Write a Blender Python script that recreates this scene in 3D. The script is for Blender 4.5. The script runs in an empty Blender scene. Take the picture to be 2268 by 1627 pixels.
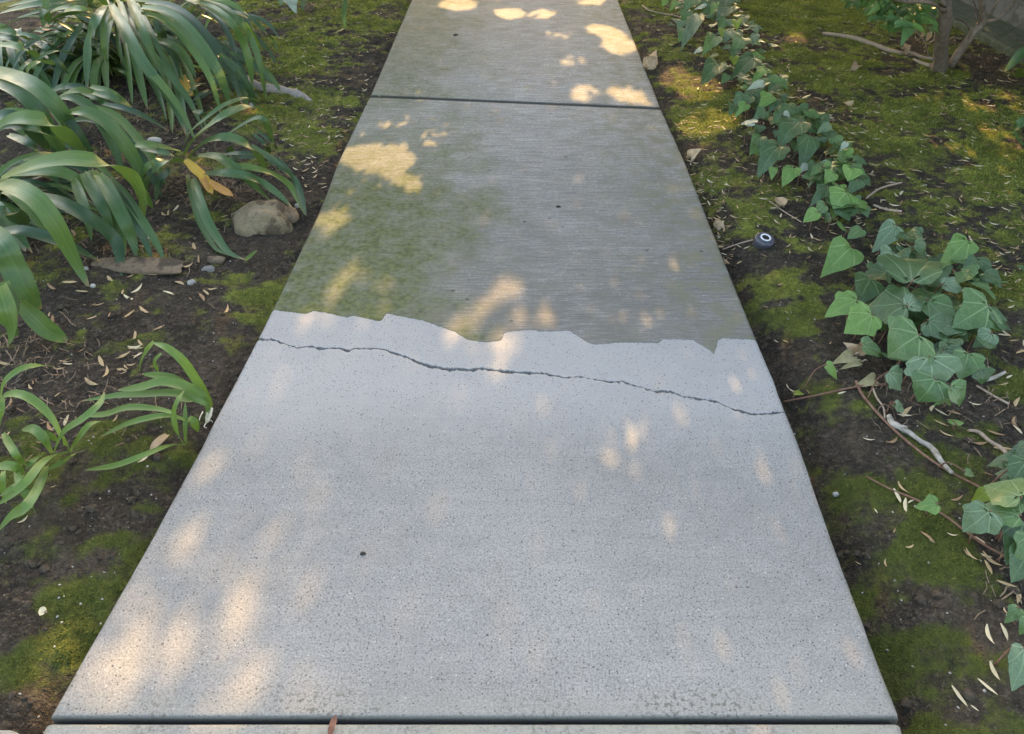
import bpy, math, random
import numpy as np
from mathutils import Vector, Matrix

random.seed(7)
rng = np.random.default_rng(7)
scene = bpy.context.scene
COL = scene.collection

# ------------------------------------------------------------------ camera
CAM_H = 1.15
W0, H0 = 2268.0, 1627.0          # working size in which the photo was measured
F0 = 1683.0                      # focal length in those pixels
PITCH = math.atan((H0/2 + 490.0) / F0)
cam_d = bpy.data.cameras.new('camera')
cam_d.sensor_width = 36.0
cam_d.lens = F0 / W0 * 36.0
cam_d.clip_start = 0.02
cam_d.clip_end = 2000
cam = bpy.data.objects.new('camera', cam_d)
COL.objects.link(cam)
cam.location = (0, 0, CAM_H)
cam.rotation_euler = (math.pi/2 - PITCH, 0, 0)
scene.camera = cam

# ------------------------------------------------------------------ light
SUN_EL = math.radians(27)
SUN_AZ = math.radians(4)         # clockwise from +Y: ahead, low beyond the top of the picture
SUN = Vector((math.sin(SUN_AZ)*math.cos(SUN_EL), math.cos(SUN_AZ)*math.cos(SUN_EL), math.sin(SUN_EL)))
world = bpy.data.worlds.new('World')
scene.world = world
world.use_nodes = True
wn, wl = world.node_tree.nodes, world.node_tree.links
wn.clear()
sky = wn.new('ShaderNodeTexSky')
sky.sky_type = 'NISHITA'
sky.sun_disc = False
sky.sun_elevation = SUN_EL
sky.sun_rotation = SUN_AZ
sky.air_density = 1.0
sky.dust_density = 2.5
sky.ozone_density = 1.0
bg = wn.new('ShaderNodeBackground')
bg.inputs['Strength'].default_value = 0.15
wo = wn.new('ShaderNodeOutputWorld')
wl.new(sky.outputs[0], bg.inputs['Color'])
wl.new(bg.outputs[0], wo.inputs['Surface'])
sun_d = bpy.data.lights.new('sun', 'SUN')
sun_d.energy = 2.4
sun_d.angle = math.radians(0.53)
sun_d.color = (1.0, 0.68, 0.34)
sun_o = bpy.data.objects.new('sun', sun_d)
COL.objects.link(sun_o)
sun_o.location = SUN * 30
sun_o.rotation_euler = SUN.to_track_quat('Z', 'Y').to_euler()
vs = scene.view_settings
vs.view_transform = 'Standard'
vs.look = 'None'
vs.exposure = 2.45
vs.gamma = 1.0
vs.use_curve_mapping = False
vs.use_white_balance = True
vs.white_balance_temperature = 8250
vs.white_balance_tint = 10
scene.cycles.use_denoising = True
scene.cycles.max_bounces = 4
scene.cycles.diffuse_bounces = 2
scene.cycles.glossy_bounces = 2
scene.cycles.transmission_bounces = 2
scene.cycles.caustics_reflective = False
scene.cycles.caustics_refractive = False

# ------------------------------------------------------------------ helpers
CP, SP = math.cos(PITCH), math.sin(PITCH)
def at(px, py, z=0.0):
    """point at height z seen at measured pixel (px, py)"""
    x = (px - W0/2)/F0; y = (py - H0/2)/F0
    d = Vector((x, CP - y*SP, -SP - y*CP))
    t = (z - CAM_H)/d.z
    return Vector((d.x*t, d.y*t, z))
def to_px(p):
    v = np.asarray(p) - np.array([0, 0, CAM_H])
    f = v[..., 1]*CP - v[..., 2]*SP
    u = v[..., 1]*SP + v[..., 2]*CP
    return W0/2 + F0*v[..., 0]/f, H0/2 - F0*u/f
def px_per_m(py):
    return (py + 490)*CP/CAM_H
# frames of the enlarged crops in which details were measured: (ox, oy, scale)
FR = dict(V=(0, 0, 1.0), S=(0, 0, 3.2), A=(0, 0, 6.4), B=(310.1, 0, 6.4), D=(265.8, 203.8, 5.10),
          E=(0, 708.8, 3.3395), I=(1559.3, 398.7, 3.2), K=(1594.8, 203.8, 6.4), T=(1417.6, 0, 6.4),
          J=(2082.0, 974.6, 6.122), G=(1683.4, 841.7, 3.878), R=(1683.4, 1196.0, 3.779),
          P=(531.6, 575.9, 3.657), Q=(1151.8, 575.9, 3.657), N=(1816.3, 0, 5.0195), U=(708.8, 0, 2.695))
def px(fr, x, y):
    o = FR[fr]
    return o[0] + x/o[2], o[1] + y/o[2]

def _hash(ix, iy, s):
    h = (ix.astype(np.int64)*374761393 + iy.astype(np.int64)*668265263 + s*974634777) & 0xffffffff
    h = ((h ^ (h >> 13))*1274126177) & 0xffffffff
    return ((h ^ (h >> 16)) & 0xffff)/65535.0
def vnoise(x, y, s=0):
    x = np.asarray(x, float); y = np.asarray(y, float)
    ix = np.floor(x); iy = np.floor(y)
    fx = x-ix; fy = y-iy
    fx = fx*fx*(3-2*fx); fy = fy*fy*(3-2*fy)
    ix = ix.astype(np.int64); iy = iy.astype(np.int64)
    a = _hash(ix, iy, s); b = _hash(ix+1, iy, s); c = _hash(ix, iy+1, s); d = _hash(ix+1, iy+1, s)
    return (a*(1-fx)+b*fx)*(1-fy) + (c*(1-fx)+d*fx)*fy
def fbm(x, y, sc, s=0, o=4):
    t = 0; a = 1; n = 0
    for k in range(o):
        t = t + a*vnoise(x*sc, y*sc, s+k*17); n += a; a *= 0.5; sc *= 2.03
    return t/n

def mesh_obj(name, verts, faces, mat, parent=None, smooth=True, uvs=None):
    me = bpy.data.meshes.new(name)
    me.from_pydata([tuple(v) for v in verts], [], faces)
    me.materials.append(mat)
    if smooth:
        me.polygons.foreach_set('use_smooth', [True]*len(me.polygons))
    if uvs is not None:
        ul = me.uv_layers.new(name='UVMap')
        li = np.empty(len(me.loops), np.int32); me.loops.foreach_get('vertex_index', li)
        ul.data.foreach_set('uv', np.asarray(uvs, float)[li].ravel())
    me.update()
    o = bpy.data.objects.new(name, me)
    COL.objects.link(o)
    if parent is not None:
        o.parent = parent
    return o
def raw_mesh(name, verts, tris, nper, mat):
    """fast mesh from numpy arrays; nper = corners per face"""
    me = bpy.data.meshes.new(name)
    n = len(tris)
    me.vertices.add(len(verts)); me.vertices.foreach_set('co', np.asarray(verts, np.float32).ravel())
    me.loops.add(n*nper); me.loops.foreach_set('vertex_index', np.asarray(tris, np.int32).ravel())
    me.polygons.add(n)
    me.polygons.foreach_set('loop_start', np.arange(0, n*nper, nper, dtype=np.int32))
    me.materials.append(mat)
    me.update(calc_edges=True)
    o = bpy.data.objects.new(name, me)
    COL.objects.link(o)
    return o
def tag(o, label=None, cat=None, group=None, kind=None):
    if label: o['label'] = label
    if cat: o['category'] = cat
    if group: o['group'] = group
    if kind: o['kind'] = kind
    return o
def empty(name, loc):
    o = bpy.data.objects.new(name, None)
    COL.objects.link(o)
    o.location = loc
    o.empty_display_size = 0.05
    return o
def adopt(o, root):
    o.parent = root
    o.matrix_parent_inverse = Matrix.Translation(root.location).inverted()
    return o

# ------------------------------------------------------------------ materials
class NT:
    def __init__(s, name):
        s.m = bpy.data.materials.new(name); s.m.use_nodes = True
        s.n, s.l = s.m.node_tree.nodes, s.m.node_tree.links
        s.n.clear()
        s.out = s.n.new('ShaderNodeOutputMaterial')
        s.b = s.n.new('ShaderNodeBsdfPrincipled')
        s.l.new(s.b.outputs[0], s.out.inputs[0])
        s.tc = s.n.new('ShaderNodeTexCoord')
    def link(s, a, b): s.l.new(a, b)
    def mapping(s, scale=(1, 1, 1), src='Object', loc=(0, 0, 0)):
        m = s.n.new('ShaderNodeMapping'); m.inputs['Scale'].default_value = scale; m.inputs['Location'].default_value = loc
        s.l.new(s.tc.outputs[src], m.inputs[0]); return m.outputs[0]
    def noise(s, scale, detail=4, rough=0.55, vec=None, dist=0.0):
        t = s.n.new('ShaderNodeTexNoise'); t.inputs['Scale'].default_value = scale; t.inputs['Detail'].default_value = detail
        t.inputs['Roughness'].default_value = rough; t.inputs['Distortion'].default_value = dist
        s.l.new(vec if vec is not None else s.tc.outputs['Object'], t.inputs['Vector']); return t.outputs[0]
    def voro(s, scale, vec=None, feature='F1', rand=1.0):
        t = s.n.new('ShaderNodeTexVoronoi'); t.inputs['Scale'].default_value = scale; t.feature = feature
        t.inputs['Randomness'].default_value = rand
        s.l.new(vec if vec is not None else s.tc.outputs['Object'], t.inputs['Vector']); return t
    def ramp(s, fac, stops, interp='LINEAR'):
        r = s.n.new('ShaderNodeValToRGB'); r.color_ramp.interpolation = interp
        e = r.color_ramp.elements
        while len(e) < len(stops): e.new(0.5)
        for i, (p, c) in enumerate(stops):
            e[i].position = p
            e[i].color = (c, c, c, 1) if not hasattr(c, '__len__') else (*c, 1)
        s.l.new(fac, r.inputs[0]); return r.outputs[0]
    def mix(s, fac, a, b, mode='MIX'):
        m = s.n.new('ShaderNodeMix'); m.data_type = 'RGBA'; m.blend_type = mode
        for v, i in ((fac, 0), (a, 6), (b, 7)):
            if hasattr(v, 'links') or hasattr(v, 'is_output'): s.l.new(v, m.inputs[i])
            elif hasattr(v, '__len__'): m.inputs[i].default_value = (*v, 1)
            else: m.inputs[i].default_value = v if i == 0 else (v, v, v, 1)
        return m.outputs[2]
    def math(s, op, a, b=0.0, c=0.0, clamp=False):
        m = s.n.new('ShaderNodeMath'); m.operation = op; m.use_clamp = clamp
        for i, v in enumerate((a, b, c)):
            if hasattr(v, 'is_output'): s.l.new(v, m.inputs[i])
            else: m.inputs[i].default_value = v
        return m.outputs[0]
    def smooth(s, v, lo, hi, o0=0.0, o1=1.0):
        m = s.n.new('ShaderNodeMapRange'); m.interpolation_type = 'SMOOTHSTEP'
        s.l.new(v, m.inputs[0]); m.inputs[1].default_value = lo; m.inputs[2].default_value = hi
        m.inputs[3].default_value = o0; m.inputs[4].default_value = o1
        return m.outputs[0]
    def sep(s, vec):
        x = s.n.new('ShaderNodeSeparateXYZ'); s.l.new(vec, x.inputs[0]); return x.outputs
    def attr(s, name):
        a = s.n.new('ShaderNodeAttribute'); a.attribute_name = name; return a
    def rand(s):
        return s.n.new('ShaderNodeObjectInfo').outputs['Random']
    def bump(s, h, strength=0.5, dist=0.01):
        b = s.n.new('ShaderNodeBump'); b.inputs['Strength'].default_value = strength; b.inputs['Distance'].default_value = dist
        s.l.new(h, b.inputs['Height']); s.l.new(b.outputs[0], s.b.inputs['Normal'])
    def base(s, col, rough=0.8, spec=0.3):
        if hasattr(col, 'is_output'): s.l.new(col, s.b.inputs['Base Color'])
        else: s.b.inputs['Base Color'].default_value = (*col, 1)
        if hasattr(rough, 'is_output'): s.l.new(rough, s.b.inputs['Roughness'])
        else: s.b.inputs['Roughness'].default_value = rough
        s.b.inputs['Specular IOR Level'].default_value = spec
    def translucent(s, col, fac):
        t = s.n.new('ShaderNodeBsdfTranslucent')
        if hasattr(col, 'is_output'): s.l.new(col, t.inputs[0])
        else: t.inputs[0].default_value = (*col, 1)
        m = s.n.new('ShaderNodeMixShader'); m.inputs[0].default_value = fac
        s.l.new(s.b.outputs[0], m.inputs[1]); s.l.new(t.outputs[0], m.inputs[2]); s.l.new(m.outputs[0], s.out.inputs[0])

def mat_ground_concrete():
    k = NT('ground_concrete')
    big = k.noise(1.7, 5, 0.6)
    mid = k.noise(22, 4, 0.6)
    fine = k.noise(300, 2, 0.65)
    grain = k.noise(150, 2, 0.7)
    c = k.ramp(big, [(0.28, (0.205, 0.207, 0.198)), (0.5, (0.258, 0.259, 0.249)), (0.74, (0.325, 0.326, 0.314))])
    c = k.mix(k.smooth(mid, 0.38, 0.68, 0.0, 0.5), c, (0.305, 0.302, 0.288))
    sw = k.noise(1.0, 4, 0.6, vec=k.mapping((5, 60, 1)))
    c = k.mix(k.smooth(sw, 0.36, 0.6, 0.2, 0.0), c, (0.20, 0.20, 0.195))
    st_ = k.noise(3.3, 5, 0.68, dist=0.6)
    c = k.mix(k.smooth(st_, 0.52, 0.72, 0.0, 0.32), c, (0.215, 0.21, 0.20))
    c = k.mix(k.smooth(fine, 0.36, 0.54, 0.5, 0.0), c, (0.11, 0.11, 0.114), 'MIX')
    c = k.mix(k.smooth(fine, 0.58, 0.74, 0.0, 0.5), c, (0.40, 0.40, 0.395))
    c = k.mix(k.smooth(grain, 0.32, 0.55, 0.30, 0.0), c, (0.13, 0.13, 0.135))
    c = k.mix(k.smooth(k.sep(k.tc.outputs['Object'])[1], 1.12, 1.42, 0.0, 0.4), c, (0.43, 0.43, 0.425))
    # dark pinholes
    v = k.voro(150)
    sel = k.noise(9, 3)
    pit = k.math('MULTIPLY', k.smooth(v.outputs['Distance'], 0.12, 0.28, 1.0, 0.0), k.smooth(k.sep(v.outputs['Color'])[0], 0.60, 0.66))
    c = k.mix(k.math('MULTIPLY', pit, 0.9), c, (0.06, 0.058, 0.06))
    v2 = k.voro(62)
    pit2 = k.math('MULTIPLY', k.smooth(v2.outputs['Distance'], 0.08, 0.2, 1.0, 0.0), k.smooth(k.sep(v2.outputs['Color'])[1], 0.86, 0.88))
    pit2 = k.math('MULTIPLY', pit2, k.smooth(sel, 0.4, 0.65))
    c = k.mix(k.math('MULTIPLY', pit2, 0.85), c, (0.06, 0.06, 0.065))
    # pale grains and smears
    v3 = k.voro(120)
    wht = k.math('MULTIPLY', k.smooth(v3.outputs['Distance'], 0.1, 0.2, 1.0, 0.0), k.smooth(k.sep(v3.outputs['Color'])[2], 0.98, 0.985))
    c = k.mix(k.math('MULTIPLY', wht, 0.5), c, (0.6, 0.6, 0.59))
    # coarse grey-green lichen pits along the tooled joint (y of the joint is about 0.6 m)
    xyz = k.sep(k.tc.outputs['Object'])
    band = k.math('MULTIPLY', k.smooth(xyz[1], JOINT_Y+0.012, JOINT_Y+0.085, 1.0, 0.0), k.smooth(xyz[1], JOINT_Y-0.2, JOINT_Y-0.01))
    band = k.math('MULTIPLY', band, k.smooth(k.noise(5, 3), 0.42, 0.62))
    pitn = k.smooth(k.noise(130, 2, 0.5), 0.53, 0.62)
    c = k.mix(k.math('MULTIPLY', k.math('MULTIPLY', band, pitn), 0.9), c, (0.07, 0.07, 0.06))
    lich = k.math('MULTIPLY', k.smooth(xyz[1], JOINT_Y-0.16, JOINT_Y-0.005, 0.2, 0.75), k.smooth(xyz[1], JOINT_Y-0.004, JOINT_Y+0.004, 1.0, 0.0))
    c = k.mix(k.math('MULTIPLY', lich, k.smooth(k.noise(7, 4), 0.35, 0.7)), c, (0.30, 0.31, 0.24))
    ed = k.attr('edge').outputs['Fac']
    c = k.mix(k.math('MULTIPLY', k.smooth(k.math('ADD', ed, k.math('MULTIPLY', k.noise(34, 4, 0.7), 0.03)), 0.010, 0.032, 0.7, 0.0), k.smooth(k.noise(6, 4), 0.42, 0.6)), c, (0.12, 0.11, 0.085))
    dj = k.math('ABSOLUTE', k.math('SUBTRACT', xyz[1], JOINT_Y))
    c = k.mix(k.smooth(dj, 0.003, 0.009, 0.8, 0.0), c, (0.05, 0.048, 0.045))
    c = k.mix(k.smooth(dj, 0.015, 0.06, 0.25, 0.0), c, (0.25, 0.245, 0.21))
    k.base(c, 0.85, 0.25)
    h = k.math('SUBTRACT', k.math('ADD', k.math('MULTIPLY', fine, 0.5), k.math('MULTIPLY', grain, 0.25)), k.math('ADD', pit, pit2))
    k.bump(h, 0.5, 0.003)
    return k.m

def mat_weathered_concrete():
    k = NT('weathered_concrete')
    xyz = k.sep(k.tc.outputs['Object'])
    broom = k.noise(1.0, 4, 0.65, vec=k.mapping((7, 120, 1)))
    broom2 = k.noise(1.0, 3, 0.6, vec=k.mapping((18, 230, 1)))
    big = k.noise(1.3, 5, 0.62)
    mid = k.noise(9, 5, 0.65)
    grain = k.noise(300, 2, 0.75)
    c = k.ramp(big, [(0.3, (0.175, 0.175, 0.163)), (0.5, (0.255, 0.254, 0.240)), (0.72, (0.37, 0.369, 0.352))])
    # paler concrete farther up the path, brightened further to offset weak ambient light
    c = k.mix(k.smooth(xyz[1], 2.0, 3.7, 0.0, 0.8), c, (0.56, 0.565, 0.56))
    c = k.mix(k.smooth(broom, 0.36, 0.62, 0.6, 0.0), c, (0.10, 0.10, 0.095))
    c = k.mix(k.smooth(broom2, 0.48, 0.7, 0.0, 0.5), c, (0.46, 0.46, 0.445))
    c = k.mix(k.smooth(grain, 0.35, 0.6, 0.5, 0.0), c, (0.10, 0.10, 0.095))
    mott = k.noise(75, 3, 0.7)
    c = k.mix(k.smooth(mott, 0.4, 0.62, 0.4, 0.0), c, (0.14, 0.135, 0.115))
    c = k.mix(k.smooth(mott, 0.6, 0.75, 0.0, 0.4), c, (0.45, 0.445, 0.42))
    # brown film in blotches, strongest just above the ground strip
    br = k.math('MULTIPLY', k.smooth(mid, 0.42, 0.66), k.smooth(xyz[1], 1.5, 2.6, 0.7, 0.3))
    c = k.mix(br, c, (0.15, 0.145, 0.122))
    c = k.mix(k.math('MULTIPLY', k.smooth(k.math('ADD', xyz[1], k.math('MULTIPLY', big, 1.2)), 1.9, 3.0, 0.5, 0.0), k.smooth(broom2, 0.3, 0.6, 1.0, 0.5)), c, (0.105, 0.105, 0.096))
    # green algae on the left half of the middle slab and along the left edge of the next one
    wob = k.math('MULTIPLY', k.math('SUBTRACT', k.noise(3.6, 7, 0.72), 0.5), 1.05)
    ax = k.math('ADD', xyz[0], wob)
    mask1 = k.math('MULTIPLY', k.smooth(ax, -0.40, 0.06, 1.0, 0.0), k.smooth(xyz[0], -0.80, -0.60, 0.5, 1.0))
    mask1 = k.math('MULTIPLY', mask1, k.smooth(k.math('ADD', xyz[1], wob), 2.3, 3.4, 1.0, 0.4))
    mask2 = k.math('MULTIPLY', k.smooth(ax, -0.45, -0.12, 1.0, 0.0), k.smooth(xyz[1], 3.1, 3.5, 0.0, 0.75))
    al = k.math('MAXIMUM', mask1, mask2)
    al = k.math('MULTIPLY', al, k.smooth(k.noise(17, 6, 0.75), 0.3, 0.62, 0.45, 1.0))
    gcol = k.mix(k.smooth(k.noise(60, 3), 0.35, 0.65), (0.052, 0.070, 0.022), (0.105, 0.128, 0.048))
    c = k.mix(k.math('MULTIPLY', al, 0.95), c, gcol)
    # thin green tinge near the right edge
    rr = k.math('MULTIPLY', k.smooth(ax, 0.22, 0.62, 0.0, 0.65), k.smooth(k.noise(18, 4, 0.7), 0.35, 0.65))
    c = k.mix(rr, c, (0.165, 0.168, 0.105))
    # bleached edges
    c = k.mix(k.smooth(k.noise(6, 4), 0.55, 0.8, 0.0, 0.2), c, (0.38, 0.38, 0.35))
    fb = k.math('MULTIPLY', k.smooth(k.noise(5.5, 5, 0.7, dist=0.5), 0.5, 0.68), k.smooth(xyz[1], 3.0, 3.6, 0.0, 0.45))
    c = k.mix(fb, c, (0.25, 0.245, 0.19))
    ed = k.attr('edge').outputs['Fac']
    c = k.mix(k.math('MULTIPLY', k.smooth(k.math('ADD', ed, k.math('MULTIPLY', k.noise(30, 4, 0.7), 0.03)), 0.012, 0.034, 0.5, 0.0), k.smooth(mid, 0.35, 0.55)), c, (0.10, 0.095, 0.07))
    v = k.voro(24)
    spot = k.math('MULTIPLY', k.smooth(v.outputs['Distance'], 0.08, 0.2, 1.0, 0.0), k.smooth(k.sep(v.outputs['Color'])[0], 0.955, 0.965))
    c = k.mix(k.math('MULTIPLY', spot, 0.8), c, (0.06, 0.055, 0.05))
    jl = k.math('ADD', k.math('MULTIPLY', xyz[0], (JR-JL)/float(PR(JR)-PL(JL))), JL-(JR-JL)/float(PR(JR)-PL(JL))*float(PL(JL)))
    dj = k.math('ABSOLUTE', k.math('SUBTRACT', xyz[1], jl))
    c = k.mix(k.smooth(dj, 0.010, 0.026, 0.92, 0.0), c, (0.045, 0.042, 0.035))
    k.base(c, 0.88, 0.25)
    h = k.math('ADD', k.math('MULTIPLY', broom, 0.8), k.math('MULTIPLY', grain, 0.4))
    k.bump(h, 0.55, 0.003)
    return k.m

def mat_soil():
    k = NT('soil_and_moss')
    moss = k.attr('moss').outputs['Fac']
    n1 = k.noise(7, 6, 0.65); n2 = k.noise(55, 4, 0.7); n3 = k.noise(210, 3, 0.7)
    soil = k.ramp(n1, [(0.3, (0.034, 0.029, 0.023)), (0.55, (0.068, 0.056, 0.043)), (0.75, (0.125, 0.10, 0.074))])
    soil = k.mix(k.smooth(n2, 0.5, 0.72, 0.0, 0.7), soil, (0.19, 0.155, 0.115))
    soil = k.mix(k.smooth(n2, 0.28, 0.46, 0.65, 0.0), soil, (0.020, 0.017, 0.014))
    soil = k.mix(k.smooth(n3, 0.62, 0.8, 0.0, 0.5), soil, (0.27, 0.235, 0.185))
    soil = k.mix(k.smooth(n3, 0.25, 0.42, 0.6, 0.0), soil, (0.016, 0.014, 0.014))
    n4 = k.noise(115, 3, 0.75)
    soil = k.mix(k.smooth(n4, 0.56, 0.68, 0.0, 0.75), soil, (0.19, 0.158, 0.122))
    soil = k.mix(k.smooth(n4, 0.32, 0.43, 0.8, 0.0), soil, (0.022, 0.019, 0.016))
    mcol = k.ramp(k.noise(6.5, 6, 0.7), [(0.3, (0.09, 0.105, 0.033)), (0.5, (0.21, 0.235, 0.055)), (0.72, (0.34, 0.37, 0.082))])
    mcol = k.mix(k.smooth(n2, 0.36, 0.6, 0.6, 0.0), mcol, (0.07, 0.07, 0.028))
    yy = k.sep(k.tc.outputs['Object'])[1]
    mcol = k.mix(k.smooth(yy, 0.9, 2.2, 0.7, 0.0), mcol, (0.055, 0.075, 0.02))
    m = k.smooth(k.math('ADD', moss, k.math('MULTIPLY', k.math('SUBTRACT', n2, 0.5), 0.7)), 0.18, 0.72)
    c = k.mix(m, soil, mcol)
    k.base(c, 0.95, 0.15)
    h = k.math('ADD', n3, k.math('MULTIPLY', n2, 1.2))
    k.bump(h, 1.0, 0.016)
    return k.m

def mat_moss():
    k = NT('moss_fronds')
    n = k.noise(6.5, 6, 0.7); n2 = k.noise(140, 2, 0.6)
    c = k.ramp(n, [(0.3, (0.12, 0.145, 0.04)), (0.48, (0.27, 0.31, 0.062)), (0.68, (0.44, 0.48, 0.10))])
    c = k.mix(k.smooth(n2, 0.38, 0.6, 0.75, 0.0), c, (0.06, 0.075, 0.025))
    c = k.mix(k.smooth(k.noise(330, 1), 0.58, 0.72, 0.0, 0.6), c, (0.55, 0.56, 0.16))
    c = k.mix(k.smooth(k.noise(9, 3), 0.58, 0.75, 0.0, 0.6), c, (0.15, 0.115, 0.045))
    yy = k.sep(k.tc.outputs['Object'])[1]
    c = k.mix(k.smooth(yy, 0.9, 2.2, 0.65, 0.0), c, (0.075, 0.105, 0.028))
    k.base(c, 0.8, 0.2)
    k.translucent(c, 0.3)
    return k.m

def mat_strap(name, base_c, mid_c, tip_c, trans=0.2, rough=0.34):
    """long parallel-veined leaf; UV.x across, UV.y from base to tip"""
    k = NT(name)
    uv = k.sep(k.tc.outputs['UV'])
    c = k.ramp(uv[1], [(0.0, base_c), (0.22, mid_c), (0.8, mid_c), (1.0, tip_c)])
    streak = k.noise(1.0, 3, 0.6, vec=k.mapping((26, 1.2, 1), 'UV'))
    blot = k.noise(1.0, 4, 0.6, vec=k.mapping((2.0, 5.0, 1), 'UV'))
    dark = tuple(v*0.55 for v in mid_c); light = tuple(min(1, v*1.45) for v in mid_c)
    c = k.mix(k.smooth(streak, 0.35, 0.62, 0.65, 0.0), c, dark)
    c = k.mix(k.smooth(blot, 0.5, 0.75, 0.0, 0.5), c, light)
    r = k.rand()
    c = k.mix(k.smooth(r, 0.0, 1.0, 0.0, 0.35), c, (mid_c[0]*0.6, mid_c[1]*0.75, mid_c[2]*1.3))
    # pale keel down the middle and small pale flecks
    keel = k.smooth(k.math('ABSOLUTE', k.math('SUBTRACT', uv[0], 0.5)), 0.0, 0.07, 0.35, 0.0)
    c = k.mix(keel, c, light)
    v = k.voro(1.0, vec=k.mapping((5, 60, 1), 'UV'))
    fl = k.math('MULTIPLY', k.smooth(v.outputs['Distance'], 0.1, 0.22, 1.0, 0.0), k.smooth(k.sep(v.outputs['Color'])[0], 0.93, 0.95))
    c = k.mix(k.math('MULTIPLY', fl, 0.5), c, (0.5, 0.55, 0.42))
    tipn = k.math('ADD', uv[1], k.math('MULTIPLY', k.math('SUBTRACT', blot, 0.5), 0.12))
    brown = k.math('MULTIPLY', k.smooth(tipn, 0.93, 0.99), k.smooth(r, 0.35, 0.5))
    c = k.mix(brown, c, (0.30, 0.20, 0.10))
    sc_ = k.math('MULTIPLY', k.smooth(k.noise(1.0, 3, 0.7, vec=k.mapping((3, 18, 1), 'UV')), 0.62, 0.72), 0.4)
    c = k.mix(sc_, c, (0.24, 0.27, 0.12))
    k.base(c, k.smooth(blot, 0.3, 0.8, rough, rough+0.2), 0.4)
    k.bump(streak, 0.25, 0.002)
    k.translucent(k.mix(0.5, c, (0.22, 0.36, 0.05) if mid_c[1] > mid_c[0] else mid_c), trans)
    return k.m

def mat_ivy(name, col, vein, trans=0.12, rough=0.30):
    k = NT(name)
    uv = k.sep(k.tc.outputs['UV'])                 # u: -1..1 across, v: 0..1 from petiole to tip
    u = k.math('ABSOLUTE', uv[0])
    d = None
    for a in (0, 38, 78, 118):
        ca, sa = math.cos(math.radians(a)), math.sin(math.radians(a))
        perp = k.math('ABSOLUTE', k.math('SUBTRACT', k.math('MULTIPLY', u, ca), k.math('MULTIPLY', uv[1], sa)))
        along = k.math('ADD', k.math('MULTIPLY', u, sa), k.math('MULTIPLY', uv[1], ca))
        perp = k.math('ADD', perp, k.math('MULTIPLY', k.math('LESS_THAN', along, 0.0), 10.0))
        perp = k.math('ADD', perp, k.math('MULTIPLY', along, 0.012))
        d = perp if d is None else k.math('MINIMUM', d, perp)
    n = k.noise(1.0, 4, 0.65, vec=k.mapping((3.5, 3.5, 1), 'UV'))
    v = k.voro(1.0, vec=k.mapping((5.5, 5.5, 1), 'UV'), feature='DISTANCE_TO_EDGE')
    vm = k.smooth(d, 0.006, 0.030, 0.75, 0.0)
    fine = k.smooth(v.outputs['Distance'], 0.0, 0.08, 0.22, 0.0)
    c = k.ramp(n, [(0.3, tuple(x*0.72 for x in col)), (0.55, col), (0.75, tuple(x*1.25 for x in col))])
    r = k.rand()
    c = k.mix(k.smooth(r, 0, 1, 0.0, 0.45), c, (col[0]*0.5, col[1]*0.62, col[2]*0.75))
    c = k.mix(k.math('MAXIMUM', vm, fine), c, vein)
    k.base(c, k.smooth(n, 0.3, 0.7, rough, rough+0.15), 0.45)
    k.bump(k.math('SUBTRACT', 1.0, k.math('MAXIMUM', vm, fine)), 0.35, 0.003)
    k.translucent(k.mix(0.5, c, (0.2, 0.34, 0.06)), trans)
    return k.m

def mat_plain(name, c1, c2, scale=60, rough=0.8, spec=0.25, bump=0.4, trans=0, stretch=(1, 1, 1), src='Object'):
    k = NT(name)
    vec = k.mapping(stretch, src)
    n = k.noise(scale, 4, 0.65, vec=vec)
    c = k.mix(k.smooth(n, 0.3, 0.7), c1, c2)
    r = k.rand()
    c = k.mix(k.smooth(r, 0, 1, 0.0, 0.35), c, tuple(v*0.6 for v in c1))
    k.base(c, rough, spec)
    k.bump(n, bump, 0.003)
    if trans: k.translucent(c, trans)
    return k.m

def mat_stone(name, c1, c2, dark):
    k = NT(name)
    n = k.noise(9, 5, 0.65); g = k.noise(170, 3, 0.7); d = k.noise(14, 5, 0.6)
    c = k.mix(k.smooth(n, 0.35, 0.65), c1, c2)
    c = k.mix(k.smooth(g, 0.3, 0.5, 0.6, 0.0), c, tuple(v*0.35 for v in c1))
    c = k.mix(k.smooth(d, 0.5, 0.6, 0.0, 0.85), c, dark)
    v = k.voro(230)
    sp = k.math('MULTIPLY', k.smooth(v.outputs['Distance'], 0.1, 0.3, 1.0, 0.0), k.smooth(k.sep(v.outputs['Color'])[0], 0.75, 0.8))
    c = k.mix(k.math('MULTIPLY', sp, 0.6), c, (0.05, 0.045, 0.04))
    k.base(c, 0.9, 0.2)
    k.bump(k.math('ADD', g, d), 0.6, 0.006)
    return k.m

# ------------------------------------------------------------------ the path: edges, joints, crack (pixels -> ground plane)
EDGE_L = [(911, 0), (866, 105), (820, 211), (790, 271), (749, 356), (709, 462), (656, 573), (622, 645), (573, 742), (543, 800), (472, 933),
          (443, 992), (356, 1150), (331, 1197), (187, 1447), (109, 1583), (84, 1627)]
EDGE_R = [(1369, 0), (1428, 148), (1465, 241), (1514, 349), (1550, 438), (1605, 576), (1677, 751), (1716, 842), (1742, 912), (1772, 985), (1802, 1074),
          (1861, 1240), (1895, 1328), (1948, 1469), (1997, 1593), (2006, 1627)]
def edge_fn(pts):
    g = sorted([(at(x, y).y, at(x, y).x) for x, y in pts])
    Y = [p[0] for p in g]; X = [p[1] for p in g]
    s0 = (X[4]-X[0])/(Y[4]-Y[0]); s1 = (X[-1]-X[-4])/(Y[-1]-Y[-4])
    Y = [Y[0]-6] + Y + [Y[-1]+40]; X = [X[0]-6*s0*0.3] + X + [X[-1]+40*s1*0.3]
    return lambda y: np.interp(y, Y, X)
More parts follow.
